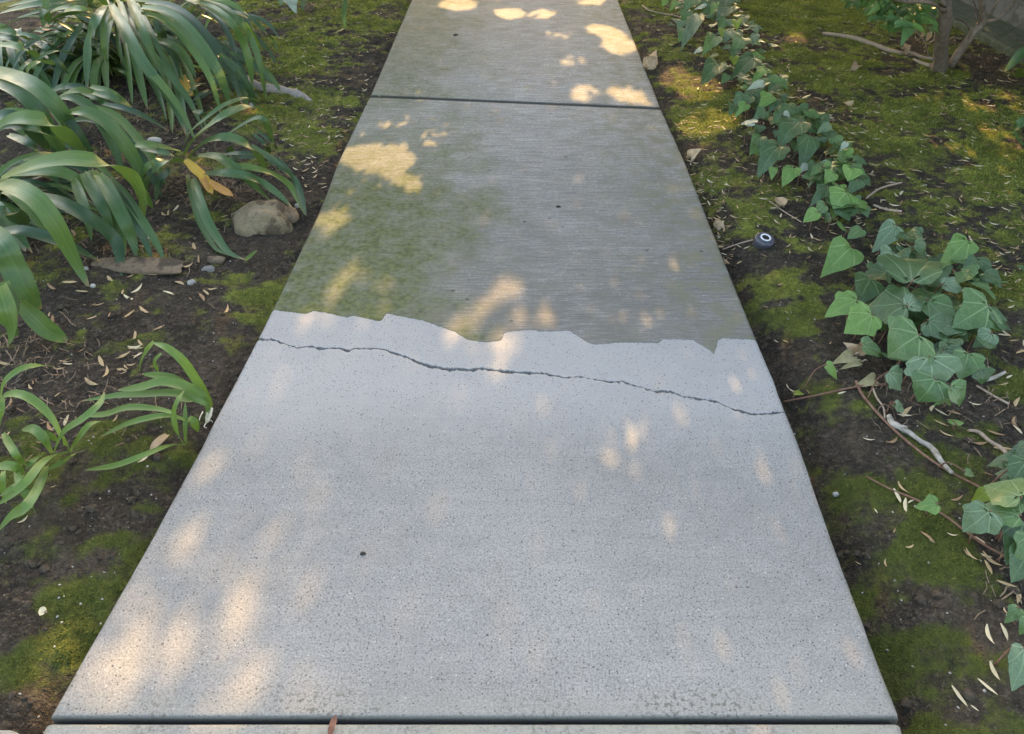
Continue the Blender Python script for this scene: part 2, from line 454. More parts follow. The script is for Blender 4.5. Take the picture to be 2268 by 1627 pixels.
PL, PR = edge_fn(EDGE_L), edge_fn(EDGE_R)
JOINT_Y = at(1134, 1594).y
JL, JR = at(819, 214).y, at(1466, 241).y          # the farther joint runs slightly askew
CRACK = [('P', 90, 632), ('P', 130, 630), ('P', 190, 650), ('P', 250, 640), ('P', 380, 690), ('P', 460, 715), ('P', 560, 700), ('P', 650, 720), ('P', 790, 715),
         ('P', 880, 738), ('P', 920, 718), ('P', 1100, 720), ('P', 1170, 730), ('P', 1250, 760), ('P', 1340, 785), ('P', 1440, 835), ('P', 1530, 860),
         ('P', 1690, 890), ('P', 1750, 885), ('P', 1850, 895), ('P', 1950, 880), ('P', 2100, 900), ('Q', 0, 915), ('Q', 180, 920), ('Q', 360, 955),
         ('Q', 500, 945), ('Q', 620, 975), ('Q', 740, 990), ('Q', 820, 988), ('Q', 900, 1015), ('Q', 1080, 1065), ('Q', 1230, 1070), ('Q', 1330, 1110),
         ('Q', 1480, 1130), ('Q', 1600, 1150), ('Q', 1690, 1200), ('Q', 1790, 1225), ('Q', 1870, 1250), ('Q', 2010, 1248), ('Q', 2130, 1232), ('Q', 2190, 1236)]
ZIG = [('P', 250, 408), ('P', 300, 410), ('P', 540, 440), ('P', 590, 415), ('P', 700, 430), ('P', 860, 470), ('P', 920, 455), ('P', 1130, 500),
       ('P', 1190, 435), ('P', 1280, 455), ('P', 1480, 495), ('P', 1740, 585), ('P', 1840, 650), ('P', 1990, 670), ('P', 2120, 655), ('P', 2145, 590),
       ('Q', 0, 575), ('Q', 120, 570), ('Q', 160, 585), ('Q', 400, 575), ('Q', 560, 675), ('Q', 600, 688), ('Q', 820, 672), ('Q', 1130, 675),
       ('Q', 1160, 645), ('Q', 1400, 650), ('Q', 1540, 740), ('Q', 1565, 772), ('Q', 1580, 730), ('Q', 1610, 655), ('Q', 1650, 637), ('Q', 1960, 650)]
def line_fn(pts):
    g = [at(*px(*p)) for p in pts]
    X = np.maximum.accumulate(np.array([p.x for p in g]) + np.arange(len(g))*1e-6); Y = np.array([p.y for p in g])
    return lambda x: np.interp(x, X, Y), X
crack_y, crack_xs = line_fn(CRACK)
zig_y, zig_xs = line_fn(ZIG)

def slab_piece(name, ylo, yhi, mat, parent, us, rows, r_lo, r_hi, z0=0.0, r_side=0.012, left=None, right=None, rough_lo=0.0, rough_hi=0.0, dz=None, depth=0.11, side_rough=0.005):
    """a piece of slab between the curves y = ylo(x) and y = yhi(x); rounded or sharp ends, rounded sides, real sides down into the ground"""
    left = left or PL; right = right or PR
    us = np.asarray(us)
    e = np.array([0, .0012, .004, .009, .016, .026])
    vs_ = np.unique(np.concatenate([e, np.linspace(0, 1, rows), 1-e]))
    # iterate the u -> x mapping at each end so that x agrees with the curve's x
    xm = left(np.full_like(us, 1.2))*(1-us) + right(np.full_like(us, 1.2))*us
    def solve(fn):
        x = xm.copy()
        for _ in range(6):
            y = fn(x); x = left(y)*(1-us) + right(y)*us
        return fn(x)
    y0, y1 = solve(ylo), solve(yhi)
    nx = len(us)
    y0 = y0 + rough_lo*(fbm(us*260, us*0, 1.0, 3, 3)-0.5); y1 = y1 + rough_hi*(fbm(us*260, us*0+3, 1.0, 3, 3)-0.5)
    Yg = y0[None, :] + (y1-y0)[None, :]*vs_[:, None]
    wob = side_rough*(fbm(Yg*34, Yg*0, 1.0, 31, 4)-0.5)*2
    wob2 = side_rough*(fbm(Yg*34, Yg*0, 1.0, 37, 4)-0.5)*2
    Xg = (left(Yg)+wob)*(1-us)[None, :] + (right(Yg)+wob2)*us[None, :]
    def rnd(d, r):
        t = np.clip(1-d/r, 0, 1) if r > 0 else np.zeros_like(d)
        return -r*(1-np.sqrt(np.clip(1-t*t, 0, 1)))
    dside = np.minimum((Xg-left(Yg)), (right(Yg)-Xg)).clip(0)
    Zg = z0 + rnd((Yg-y0[None, :]).clip(0), r_lo) + rnd((y1[None, :]-Yg).clip(0), r_hi) + rnd(dside, r_side)
    Zg = Zg + 0.0022*(fbm(Xg, Yg, 1.3, 5, 3)-0.5) + 0.0012*(fbm(Xg, Yg, 18, 9, 3)-0.5)
    if dz is not None: Zg = Zg + dz(Xg, Yg)
    ny = len(vs_)
    verts = np.stack([Xg, Yg, Zg], -1).reshape(-1, 3)
    idx = np.arange(nx*ny).reshape(ny, nx)
    faces = np.stack([idx[:-1, :-1], idx[:-1, 1:], idx[1:, 1:], idx[1:, :-1]], -1).reshape(-1, 4)
    ring = np.concatenate([idx[0, :], idx[1:, -1], idx[-1, -2::-1], idx[-2:0:-1, 0]])
    low = verts[ring].copy(); low[:, 2] = z0-depth
    li = len(verts) + np.arange(len(ring))
    verts = np.concatenate([verts, low])
    rn = np.roll(ring, -1); ln = np.roll(li, -1)
    skirt = np.stack([ring, li, ln, rn], -1)
    o = raw_mesh(name, verts, np.concatenate([faces, skirt]), 4, mat)
    sm = np.ones(len(faces)+len(skirt), bool); sm[len(faces):] = False
    o.data.polygons.foreach_set('use_smooth', sm)
    o.data.materials.clear(); o.data.materials.append(mat)
    ea = o.data.attributes.new('edge', 'FLOAT', 'POINT')
    ea.data.foreach_set('value', np.concatenate([dside.ravel(), np.zeros(len(ring))]).astype(np.float32))
    o.parent = parent
    return o

M_NEW = mat_ground_concrete()
M_OLD = mat_weathered_concrete()
path = empty('path', (0, 0, 0)); tag(path, kind='structure')
def us_for(xs, y, n):
    l, r = float(PL(y)), float(PR(y))
    e = np.array([0, .002, .005, .009, .014])
    u = np.concatenate([e, np.linspace(0, 1, n), 1-e, ((np.asarray(xs)-l)/(r-l))])
    u = np.unique(np.round(u[(u >= 0) & (u <= 1)], 5))
    return u
cr_gap = lambda x: 0.0015 + 0.0030*vnoise(x*55, x*0, 5)**2*vnoise(x*9, x*0, 6)*2 + 0.0035*np.exp(-((x+0.13)/0.10)**2) + 0.0016*vnoise(x*30, x*0, 77)
crack_lo = lambda x: crack_y(x) - cr_gap(x)
crack_hi = lambda x: crack_y(x) + cr_gap(x)
yc = float(crack_y(0.0)); yz = float(zig_y(0.0))
front = slab_piece('slab', lambda x: x*0+JOINT_Y+0.004, crack_lo, M_NEW, path, us_for(crack_xs, yc, 420), 26, 0.004, 0.0012, rough_hi=0.010)
front['label'] = 'smooth pale grey slab below the crack, with dark pinholes'
strip = slab_piece('slab', crack_hi, lambda x: zig_y(x)+0.004, M_NEW, path, us_for(np.concatenate([crack_xs, zig_xs]), yc, 420), 10, 0.0012, 0.0, z0=-0.0006, rough_lo=0.008, rough_hi=0.004)
strip['label'] = 'pale ground-down strip of slab between crack and dark slab'
far_j = lambda x: np.interp(x, [float(PL(JL)), float(PR(JR))], [JL, JR])
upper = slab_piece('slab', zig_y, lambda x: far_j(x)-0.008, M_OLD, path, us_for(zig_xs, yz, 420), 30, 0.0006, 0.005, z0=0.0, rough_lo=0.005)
upper['label'] = 'weathered grey slab with green algae on its left half'
YN = 8.4
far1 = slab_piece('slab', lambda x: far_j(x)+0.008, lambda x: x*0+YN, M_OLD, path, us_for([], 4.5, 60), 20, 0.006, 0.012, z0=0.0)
far1['label'] = 'farther pale slab beyond the straight joint'
slab_piece('slab', lambda x: x*0+YN+0.012, lambda x: x*0+14.0, M_OLD, path, us_for([], 9, 20), 6, 0.012, 0.012)
low_l = lambda y: PL(y)*0 + at(96, 1603).x
near1 = slab_piece('slab', lambda x: x*0-1.6, lambda x: x*0+JOINT_Y-0.004, M_NEW, path, us_for([], 0.5, 90), 14, 0.012, 0.004, z0=-0.004, left=low_l)
near1['label'] = 'nearest slab cut by the bottom of the picture'
side_r = lambda y: low_l(y) - 0.004
side1 = slab_piece('slab', lambda x: x*0-1.6, lambda x: np.interp(x, [-1.9, side_r(0)-0.05, side_r(0)-0.015, side_r(0)], [JOINT_Y-0.004, JOINT_Y-0.006, JOINT_Y-0.02, JOINT_Y-0.05]),
                   M_NEW, path, np.unique(np.concatenate([np.linspace(0, 1, 30), np.linspace(.94, 1, 12)])), 10, 0.012, 0.012, z0=-0.012, left=lambda y: np.asarray(y)*0-1.9, right=side_r)
side1['label'] = 'slab with a rounded corner at the lower left'
bed = mesh_obj('joint_bed', [(PL(y)+.03, y, -0.085) for y in (-1.5, 1, 3, 8, 13.9)] + [(PR(y)-.03, y, -0.085) for y in (-1.5, 1, 3, 8, 13.9)],
               [(i, i+5, i+6, i+1) for i in range(4)], mat_plain('joint_dirt', (0.02, 0.018, 0.016), (0.04, 0.035, 0.03), 90), path)

# ------------------------------------------------------------------ ground
def path_dist(x, y):
    return np.maximum(PL(y)-x, x-PR(y))
def ground_h(x, y):
    x = np.asarray(x, float); y = np.asarray(y, float)
    d = path_dist(x, y)
    dd = np.maximum(d, 0)
    right = x > 0
    z = -0.020 + 0.030*(1-np.exp(-dd/0.35)) + 0.0
    gut = np.where(right, np.interp(y, [0.3, 0.9, 1.8, 2.6, 3.4], [0.075, 0.075, 0.06, 0.025, 0.0]), np.interp(y, [0.3, 0.62, 0.8, 1.4, 2.4], [0.05, 0.035, 0.012, 0.018, 0.008]))
    gw = 0.05 + 0.05*vnoise(y*6, y*0+right*9, 41)
    z = z - gut*np.exp(-(dd/gw)**2)
    rgh = np.where(right, 0.6, 1.0)
    z = z + 0.022*(fbm(x, y, 1.6, 11, 3)-0.5)*np.clip(dd*4, 0, 1)
    z = z + 0.018*rgh*(fbm(x, y, 9, 12, 3)-0.5) + 0.022*rgh*(fbm(x, y, 30, 13, 3)-0.5)
    big = np.maximum(np.abs(x)-4, 0) + np.maximum(y-9, 0)
    z = z - np.clip(-d, 0, 0.035)/0.035*0.11
    # a low rise under the lily bed
    z = z + 0.035*np.exp(-(((x+1.55)/0.55)**2 + ((y-2.0)/0.9)**2))
    return z
def gz(x, y): return float(ground_h(np.array([x]), np.array([y]))[0])
def on_ground(fr, x, y, dz=0.0):
    X, Y = px(fr, x, y)
    p = at(X, Y, 0)
    for _ in range(4):
        p = at(X, Y, gz(p.x, p.y)+dz)
    return p

MOSS_BLOBS = [  # view px x, y, radius in metres (along x, along y), weight
    (650, 110, .35, .5, 1.0), (720, 60, .35, .6, .8), (640, 230, .28, .25, 1.0), (640, 290, .2, .15, .9), (590, 660, .06, .12, .9), (575, 700, .05, .08, .8),
    (540, 745, .05, .07, .9), (480, 800, .04, .05, .4), (390, 1000, .05, .06, .7), (330, 1100, .07, .08, .8), (240, 1240, .12, .07, .7), (110, 1290, .12, .06, .5), (150, 1420, .12, .06, .85),
    (60, 1500, .1, .06, .8), (60, 1380, .08, .05, .6), (300, 1180, .06, .05, .8),
    (1560, 230, .16, .35, 1.1), (1500, 110, .1, .4, .5), (1640, 300, .15, .2, .6), (1560, 330, .1, .25, .5), (1620, 430, .12, .2, .8), (1700, 430, .1, .15, .5), (1740, 620, .1, .12, .7), (1790, 560, .1, .1, .7),
    (1770, 690, .09, .08, .8), (1680, 480, .12, .15, .9), (1800, 760, .06, .06, .35), (1830, 50, .5, .9, 1.1), (1900, 160, .5, .5, 1.1), (2000, 240, .5, .4, 1.0), (2150, 250, .4, .35, 1.0), (1980, 310, .35, .25, .9),
    (2100, 350, .4, .25, 1.0), (2200, 420, .3, .25, .9), (2080, 470, .25, .2, .55), (2240, 520, .25, .25, 1.0), (2180, 560, .2, .15, .8), (2240, 640, .2, .2, 1.0), (2200, 750, .12, .12, .9),
    (2240, 840, .15, .12, 1.0), (2150, 960, .12, .08, .9), (2060, 980, .1, .08, .6), (2200, 1000, .12, .06, .9), (2000, 1020, .06, .05, .6), (1930, 1060, .06, .05, .5), (2060, 1080, .07, .05, .8), (2100, 1180, .08, .06, .9),
    (2050, 1220, .06, .05, .8), (2120, 1260, .08, .06, 1.0), (1930, 1290, .05, .04, .7), (1990, 1310, .06, .04, .5), (2110, 1390, .08, .05, .7), (2180, 1480, .09, .06, .7), (2230, 1590, .1, .06, 1.0), (2060, 1480, .07, .05, .5),
    (2130, 1600, .08, .04, .7), (2150, 340, .3, .12, 1.4), (2220, 385, .3, .15, 1.4), (2190, 300, .2, .12, 1.2), (1560, 265, .14, .2, 1.3), (1950, 1380, .04, .03, .5)]
_mb = [(at(a, b), rx, ry, w) for a, b, rx, ry, w in MOSS_BLOBS]
def moss_f(x, y):
    m = np.zeros_like(np.asarray(x, float))
    for p, rx, ry, w in _mb:
        m = np.maximum(m, w*np.exp(-(((x-p.x)/rx)**2 + ((y-p.y)/ry)**2)*0.8))
    m = 0.72*m + 1.7*(fbm(x, y, 6.5, 51, 4)-0.49) + 1.5*(fbm(x, y, 26, 61, 3)-0.5)
    m = m + np.clip(np.maximum(x-2.4, y-4.5)*0.5, 0, 0.55)
    return np.clip(m, 0, 1)*(path_dist(x, y) > 0.006)

def axis(lo, hi, step, out_lo, out_hi, grow=1.35):
    a = list(np.arange(lo, hi, step))
    s = step*3; v = hi
    while v < out_hi: a.append(v); v += s; s *= grow
    a.append(out_hi)
    s = step*3; v = lo-s; b = []
    while v > out_lo: b.append(v); s *= grow; v -= s
    b.append(out_lo)
    return np.array(sorted(b + a))
gx = axis(-2.75, 3.3, 0.0105, -160, 160)
ys = [0.33]; st = 0.0075
while ys[-1] < 6.2:
    ys.append(ys[-1]+st); st = 0.0075 + 0.0042*(ys[-1]-0.3)
gy = np.concatenate([[-160, -60, -25, -10, -5, -2.5, -1.2, -0.6, -0.2, 0.05, 0.2], ys, 6.2+np.cumsum(0.08*1.22**np.arange(36))])
gy = np.unique(gy[gy < 400])
GX, GY = np.meshgrid(gx, gy)
GZ = ground_h(GX, GY)
idx = np.arange(GX.size).reshape(GX.shape)
gf = np.stack([idx[:-1, :-1], idx[:-1, 1:], idx[1:, 1:], idx[1:, :-1]], -1).reshape(-1, 4)
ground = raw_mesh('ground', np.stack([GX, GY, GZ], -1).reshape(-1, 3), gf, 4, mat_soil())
ground.data.polygons.foreach_set('use_smooth', np.ones(len(gf), bool))
MO = moss_f(GX, GY)
a_ = ground.data.attributes.new('moss', 'FLOAT', 'POINT'); a_.data.foreach_set('value', MO.ravel().astype(np.float32))
tag(ground, kind='structure')

# ------------------------------------------------------------------ unseen shade trees ahead, their crowns shaped to cast the dappled light
PATCH = [  # view px x, y, rx, ry, rotation (deg), openness
    (412, 1222, 26, 38, 25, 1), (340, 1410, 80, 36, -30, .9), (415, 1440, 64, 30, -35, 1), (245, 1485, 95, 44, -30, .85), (545, 1350, 18, 40, -10, .95), (495, 1420, 20, 34, 20, .7),
    (562, 1495, 30, 44, 25, 1), (505, 1550, 34, 14, 0, .7), (672, 1550, 24, 14, 0, .85), (310, 1335, 30, 20, -30, .8), (690, 1280, 10, 18, 0, .4), (690, 1190, 14, 14, 0, .4), (630, 1190, 9, 9, 0, .4), (600, 1240, 14, 30, 0, .3),
    (560, 950, 18, 30, 20, .4), (455, 1045, 40, 24, 10, .4), (530, 985, 10, 26, 20, .3), (655, 1095, 22, 7, -35, .5), (720, 1090, 14, 16, 0, .4), (500, 1265, 18, 14, 0, .5), (150, 1375, 40, 50, 20, .95), (200, 1330, 20, 14, 0, .6), (105, 1430, 20, 25, 0, .6),
    (1345, 968, 3, 14, 8, .9), (1393, 980, 3, 12, 8, .8), (1354, 1018, 6, 7, 0, 1), (1322, 1042, 4, 6, 0, .95), (1362, 1082, 2, 4, 0, .8), (1430, 958, 4, 4, 0, .5), (1400, 1040, 3, 4, 0, .4), (1475, 1012, 4, 5, 0, .45),
    (1512, 1128, 14, 18, 30, .75), (1485, 1160, 12, 12, 40, .5), (1510, 915, 12, 6, 20, .8), (1668, 1005, 7, 10, 30, .5), (1620, 845, 3, 4, 0, .4),
    (1122, 640, 30, 18, -35, 1), (1075, 680, 26, 16, -40, .9), (1150, 705, 14, 12, 0, .7), (1210, 708, 15, 19, 0, 1), (1040, 722, 34, 14, 0, .5), (1110, 770, 24, 34, 0, .55), (1110, 810, 18, 20, 0, .4), (1010, 745, 20, 12, 0, .3),
    (838, 352, 80, 33, 0, 1), (905, 408, 22, 22, 0, 1), (872, 400, 16, 10, 0, .8), (735, 490, 34, 18, -10, 1), (770, 600, 14, 12, -20, .9), (752, 640, 13, 14, 0, .9), (845, 630, 18, 12, 0, .5), (800, 610, 8, 10, 0, .7),
    (870, 275, 34, 10, -10, .5), (960, 305, 20, 18, 0, .5), (760, 440, 26, 22, -30, .5), (905, 660, 16, 8, 0, .4), (830, 690, 30, 10, 0, .3), (700, 700, 40, 20, 0, .3),
    (1015, 10, 40, 14, 0, 1), (1130, 30, 34, 12, 0, 1), (1200, 32, 22, 10, 0, .8), (1310, 4, 30, 8, 0, .8), (1345, 72, 46, 14, 15, 1), (1372, 100, 40, 18, 5, 1), (1390, 212, 44, 14, 12, .95), (1295, 208, 28, 16, 0, .7), (1270, 135, 30, 8, 0, .4), (1240, 80, 26, 8, 0, .3),
    (1545, 190, 50, 24, 0, 1), (1565, 265, 60, 24, 0, 1), (1495, 165, 30, 20, 0, 1), (1540, 310, 24, 12, 0, .6), (2115, 330, 75, 13, 20, 1), (2205, 385, 75, 17, 25, 1), (2190, 295, 55, 15, 20, 1), (2250, 340, 34, 16, 0, 1),
    (2080, 225, 60, 12, 0, .6), (2150, 240, 60, 10, 10, .7), (2240, 235, 30, 20, 0, .7), (1760, 90, 20, 12, 0, .8), (2080, 50, 14, 10, 0, .7), (2240, 410, 26, 20, 0, .9),
    (60, 215, 34, 12, 10, .9), (90, 270, 20, 14, 30, .9), (75, 282, 25, 12, 0, .9), (30, 110, 30, 10, 0, .7), (300, 60, 14, 10, 0, .7), (220, 360, 50, 14, 10, .5), (560, 245, 20, 10, 0, .9), (420, 190, 14, 22, 0, .9), (100, 60, 16, 10, 0, .8), (430, 370, 16, 30, -30, .8), (270, 565, 40, 16, 0, .5), (350, 580, 30, 12, 0, .5)]
LAYERS, CELL = 8, 0.042
LAI = 0.55*LAYERS
def crown_leaves(lx0, lx1, ly0, ly1, seed):
    """leaves of the unseen overhanging boughs, left out wherever a sun patch should reach the ground"""
    r = np.random.default_rng(seed)
    xs, ys_ = np.meshgrid(np.arange(lx0, lx1, CELL), np.arange(ly0, ly1, CELL*2.1))
    P = np.concatenate([np.stack([xs.ravel()+r.uniform(-.5, .5, xs.size)*CELL, ys_.ravel()+r.uniform(-.5, .5, xs.size)*CELL*2.1], -1) for _ in range(LAYERS)])
    PXx, PXy = to_px(np.concatenate([P, np.zeros((len(P), 1))], -1))
    keep = np.ones(len(P), bool)
    roll = r.uniform(0, 1, len(P))
    for (cx, cy, rx, ry, rot, op) in PATCH:
        a = math.radians(rot); dx = PXx-cx; dy = PXy-cy
        mx = 0.016*px_per_m(cy); my = mx*1.5*math.sin(math.atan2(cy-H0/2, F0)+PITCH)
        ex = (dx*math.cos(a)+dy*math.sin(a))/(rx+mx); ey = (-dx*math.sin(a)+dy*math.cos(a))/(ry+my)
        cut = 1 + math.log(max(op, .02)*0.985)/LAI
        keep &= ~((ex*ex+ey*ey < 1) & (roll < cut))
    P = P[keep]
    hgt = 2.5 - 0.21*np.clip(P[:, 1], 0, 8) + r.normal(0, 0.09, len(P)) + 0.2*(fbm(P[:, 0], P[:, 1], 1.2, 5, 2)-0.5)
    nr_ = np.clip((P[:, 0]-0.0)/0.15, 0, 1)*np.clip((2.3-P[:, 1])/0.4, 0, 1)
    hgt = hgt*(1-nr_) + nr_*(1.3+(hgt-2.5+0.21*P[:, 1]))
    n2_ = np.clip((-0.12-P[:, 0])/0.1, 0, 1)*np.clip((P[:, 0]+1.2)/0.2, 0, 1)*np.clip((P[:, 1]-2.1)/0.3, 0, 1)*np.clip((3.9-P[:, 1])/0.4, 0, 1)
    hgt = hgt*(1-n2_) + n2_*(1.05+0.5*(hgt-2.5+0.21*P[:, 1]))
    hgt = np.maximum(hgt, 0.8)
    return np.stack([P[:, 0]+SUN.x/SUN.z*hgt, P[:, 1]+SUN.y/SUN.z*hgt, hgt], -1), r
def leaf_cloud(name, C, r, L, Wd, mat, facing=None):
    n = len(C)
    d = r.normal(0, 1, (n, 3)); d /= np.linalg.norm(d, axis=1)[:, None]
    nrm = r.normal(0, 0.55, (n, 3))
    if facing is not None: nrm += np.asarray(facing)
    nrm /= np.linalg.norm(nrm, axis=1)[:, None]
    d = d - (d*nrm).sum(1)[:, None]*nrm; d /= np.linalg.norm(d, axis=1)[:, None]
    s = np.cross(nrm, d)
    ll = (L*r.uniform(.75, 1.2, n))[:, None]; ww = (Wd*r.uniform(.75, 1.2, n))[:, None]
    V = np.stack([C-d*ll*.5, C-d*ll*.1+s*ww*.5+nrm*ww*.1, C+d*ll*.5, C-d*ll*.1-s*ww*.5+nrm*ww*.1], 1).reshape(-1, 3)
    i = np.arange(n)*4
    Fc = np.stack([np.stack([i, i+1, i+2], -1), np.stack([i, i+2, i+3], -1)], 1).reshape(-1, 3)
    return raw_mesh(name, V, Fc, 3, mat)
M_CROWN = mat_plain('tree_leaf', (0.045, 0.085, 0.02), (0.08, 0.13, 0.03), 8, 0.5, 0.4, 0.1, 0.12)
M_BARK = mat_plain('bark', (0.16, 0.115, 0.085), (0.26, 0.20, 0.155), 35, 0.9, 0.2, 0.9, 0, (1, 1, 0.3))
def tube(pts, rad, n=8, res=4):
    """verts, faces, uvs of a tapered tube along smoothed points"""
    P = [Vector(p) for p in pts]; R = list(rad) if hasattr(rad, '__len__') else [rad]*len(P)
    C, CR = [], []
    for i in range(len(P)-1):
        p0, p1, p2, p3 = P[max(i-1, 0)], P[i], P[i+1], P[min(i+2, len(P)-1)]
        for k in range(res):
            t = k/res
            C.append(0.5*((2*p1)+(p2-p0)*t+(2*p0-5*p1+4*p2-p3)*t*t+(3*p1-p0-3*p2+p3)*t**3)); CR.append(R[i]*(1-t)+R[i+1]*t)
    C.append(P[-1]); CR.append(R[-1])
    V, Fc = [], []
    up = Vector((0.13, 0.21, 1)).normalized()
    for i, c in enumerate(C):
        tg = (C[min(i+1, len(C)-1)]-C[max(i-1, 0)]).normalized()
        a = tg.cross(up)
        if a.length < 1e-3: a = tg.cross(Vector((1, 0, 0)))
        a.normalize(); b = tg.cross(a)
        for k in range(n):
            an = 2*math.pi*k/n
            rr = CR[i]*(1+0.10*math.sin(an*3+i*0.8))
            V.append(c + a*math.cos(an)*rr + b*math.sin(an)*rr)
    for i in range(len(C)-1):
        for k in range(n):
            Fc.append((i*n+k, i*n+(k+1) % n, (i+1)*n+(k+1) % n, (i+1)*n+k))
    Fc.append(tuple(range(n-1, -1, -1))); Fc.append(tuple((len(C)-1)*n+k for k in range(n)))
    return V, Fc
C_all, r_ = crown_leaves(-3.4, 3.9, -0.1, 7.0, 3)
for j, (xlo, xhi, tx, ty, lab) in enumerate(((-99, 0.6, -1.9, 9.4, 'unseen leafy tree beyond the top left, its boughs shaped to dapple the path'), (0.6, 99, 2.9, 9.8, 'unseen leafy tree beyond the top right, its boughs shaped to dapple the bed'))):
    root = empty('shade_tree', (tx, ty, gz(tx, ty)))
    sel = (C_all[:, 0] >= xlo) & (C_all[:, 0] < xhi)
    adopt(leaf_cloud('crown', C_all[sel], np.random.default_rng(20+j), 0.062, 0.038, M_CROWN, SUN), root)
    b = root.location
    V, Fc = tube([b+Vector((0, 0, -.1)), b+Vector((.05, 0, .8)), b+Vector((-.03, -.1, 1.7)), b+Vector((0, -.4, 3.0))], [.13, .10, .085, .03], 12)
    adopt(mesh_obj('trunk', V, Fc, M_BARK), root)
    for q in range(6):
        a = -.9+q*.36
        e1 = b+Vector((math.sin(a)*1.4, -1.5, 1.75+.05*q)); e2 = b+Vector((math.sin(a)*2.2, -3.2, 2.5+.04*q))
        V, Fc = tube([b+Vector((0, -.1, 1.2+.15*q)), e1, e2], [.04, .022, .006], 8)
        adopt(mesh_obj('limb', V, Fc, M_BARK), root)
    tag(root, lab, 'tree', 'shade trees')
# ------------------------------------------------------------------ moss, clods, litter (uncountable ground cover)
M_MOSS = mat_moss()
def scatter(n, x0, x1, y0, y1, r):
    # denser near the viewer, where the ground is seen larger
    t = r.uniform(0, 1, n)
    y = y0*np.power(y1/y0, t)
    return r.uniform(x0, x1, n), y
def in_view(x, y, m=60):
    u, v = to_px(np.stack([x, y, np.zeros_like(x)], -1))
    return (u > -m) & (u < W0+m) & (v > -m) & (v < H0+m)
r = np.random.default_rng(31)
x, y = scatter(1500000, -2.8, 3.3, 0.38, 5.9, r)
k_ = in_view(x, y) & (path_dist(x, y) > 0.004)
x, y = x[k_], y[k_]
mm = moss_f(x, y)
k_ = r.uniform(0.30, 0.95, len(x)) < mm
x, y, mm = x[k_], y[k_], mm[k_]
if len(x) > 330000: x, y, mm = x[:330000], y[:330000], mm[:330000]
n = len(x)
z = ground_h(x, y) - 0.002
sc = (0.75+0.25*y)                       # a little larger where fronds are farther and seen as clumps
hgt = r.uniform(.0025, .0065, n)*sc*(0.6+0.7*mm); wd = r.uniform(.0012, .0024, n)*sc
an = r.uniform(0, 2*math.pi, n); lean = r.uniform(0.4, 1.6, n)*hgt; la = r.uniform(0, 2*math.pi, n)
V = np.stack([np.stack([x-np.cos(an)*wd, y-np.sin(an)*wd, z], -1), np.stack([x+np.cos(an)*wd, y+np.sin(an)*wd, z], -1),
              np.stack([x+np.cos(la)*lean, y+np.sin(la)*lean, z+hgt], -1)], 1).reshape(-1, 3)
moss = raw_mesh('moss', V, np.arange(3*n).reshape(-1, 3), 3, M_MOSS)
tag(moss, 'olive and yellow-green moss covering the ground beside the path', 'moss', kind='stuff')

def lump_verts(seed):
    rr = np.random.default_rng(seed)
    t = (1+5**.5)/2
    v = np.array([(-1, t, 0), (1, t, 0), (-1, -t, 0), (1, -t, 0), (0, -1, t), (0, 1, t), (0, -1, -t), (0, 1, -t), (t, 0, -1), (t, 0, 1), (-t, 0, -1), (-t, 0, 1)], float)
    v /= np.linalg.norm(v[0]); v *= rr.uniform(.7, 1.25, (12, 1))
    f = np.array([(0, 11, 5), (0, 5, 1), (0, 1, 7), (0, 7, 10), (0, 10, 11), (1, 5, 9), (5, 11, 4), (11, 10, 2), (10, 7, 6), (7, 1, 8), (3, 9, 4), (3, 4, 2), (3, 2, 6), (3, 6, 8), (3, 8, 9), (4, 9, 5), (2, 4, 11), (6, 2, 10), (8, 6, 7), (9, 8, 1)])
    return v, f
def lumps(name, x, y, size, mat, r, flat=0.7, sink=0.25):
    V, Fc = [], []; o = 0
    zz = np.where(path_dist(x, y) < 0, 0.0, ground_h(x, y))
    kinds = [lump_verts(s) for s in range(8)]
    for i in range(len(x)):
        v, f = kinds[i % 8]
        a = r.uniform(0, 6.28); c, s_ = math.cos(a), math.sin(a)
        w = v*size[i]*np.array([1.0, r.uniform(.6, 1), flat])
        w = np.stack([w[:, 0]*c-w[:, 1]*s_, w[:, 0]*s_+w[:, 1]*c, w[:, 2]], -1) + np.array([x[i], y[i], zz[i]+size[i]*flat*(1-sink*2)*0.5])
        V.append(w); Fc.append(f+o); o += 12
    ob = raw_mesh(name, np.concatenate(V), np.concatenate(Fc), 3, mat)
    ob.data.polygons.foreach_set('use_smooth', np.zeros(len(ob.data.polygons), bool))
    return ob
M_CLOD = mat_plain('soil_clod', (0.05, 0.041, 0.031), (0.105, 0.085, 0.064), 110, 0.95, 0.1, 1.0)
x, y = scatter(90000, -2.6, 3.0, 0.4, 5.5, r)
d = path_dist(x, y)
k_ = in_view(x, y) & (d > -0.03*r.uniform(0, 1, len(x))**5) & (moss_f(x, y) < 0.35)
k_ &= (r.uniform(0, 1, len(x)) < np.where(x < 0, 0.55, np.where(d < 0.12, 0.5, 0.3))*(0.4+1.2*fbm(x, y, 5, 71, 2)))
x, y = x[k_][:13000], y[k_][:13000]
tag(lumps('soil_crumbs', x, y, np.where(path_dist(x, y) < 0.004, .0016, np.clip(r.lognormal(-5.6, .55, len(x)), .0018, .013)), M_CLOD, r, 0.6, 0.4), 'dark crumbs and clods of soil strewn over the bare beds', 'soil', kind='stuff')
# pale grit
M_GRIT = mat_plain('grit', (0.32, 0.30, 0.26), (0.50, 0.48, 0.43), 40, 0.85)
x, y = scatter(9000, -2.6, 3.2, 0.42, 5.8, r)
k_ = in_view(x, y) & (path_dist(x, y) > 0.015)
x, y = x[k_][:1100], y[k_][:1100]
tag(lumps('pale_grit', x, y, r.uniform(.0012, .0032, len(x)), M_GRIT, r), 'tiny pale grit and petal crumbs specked over soil and moss', 'grit', kind='stuff')

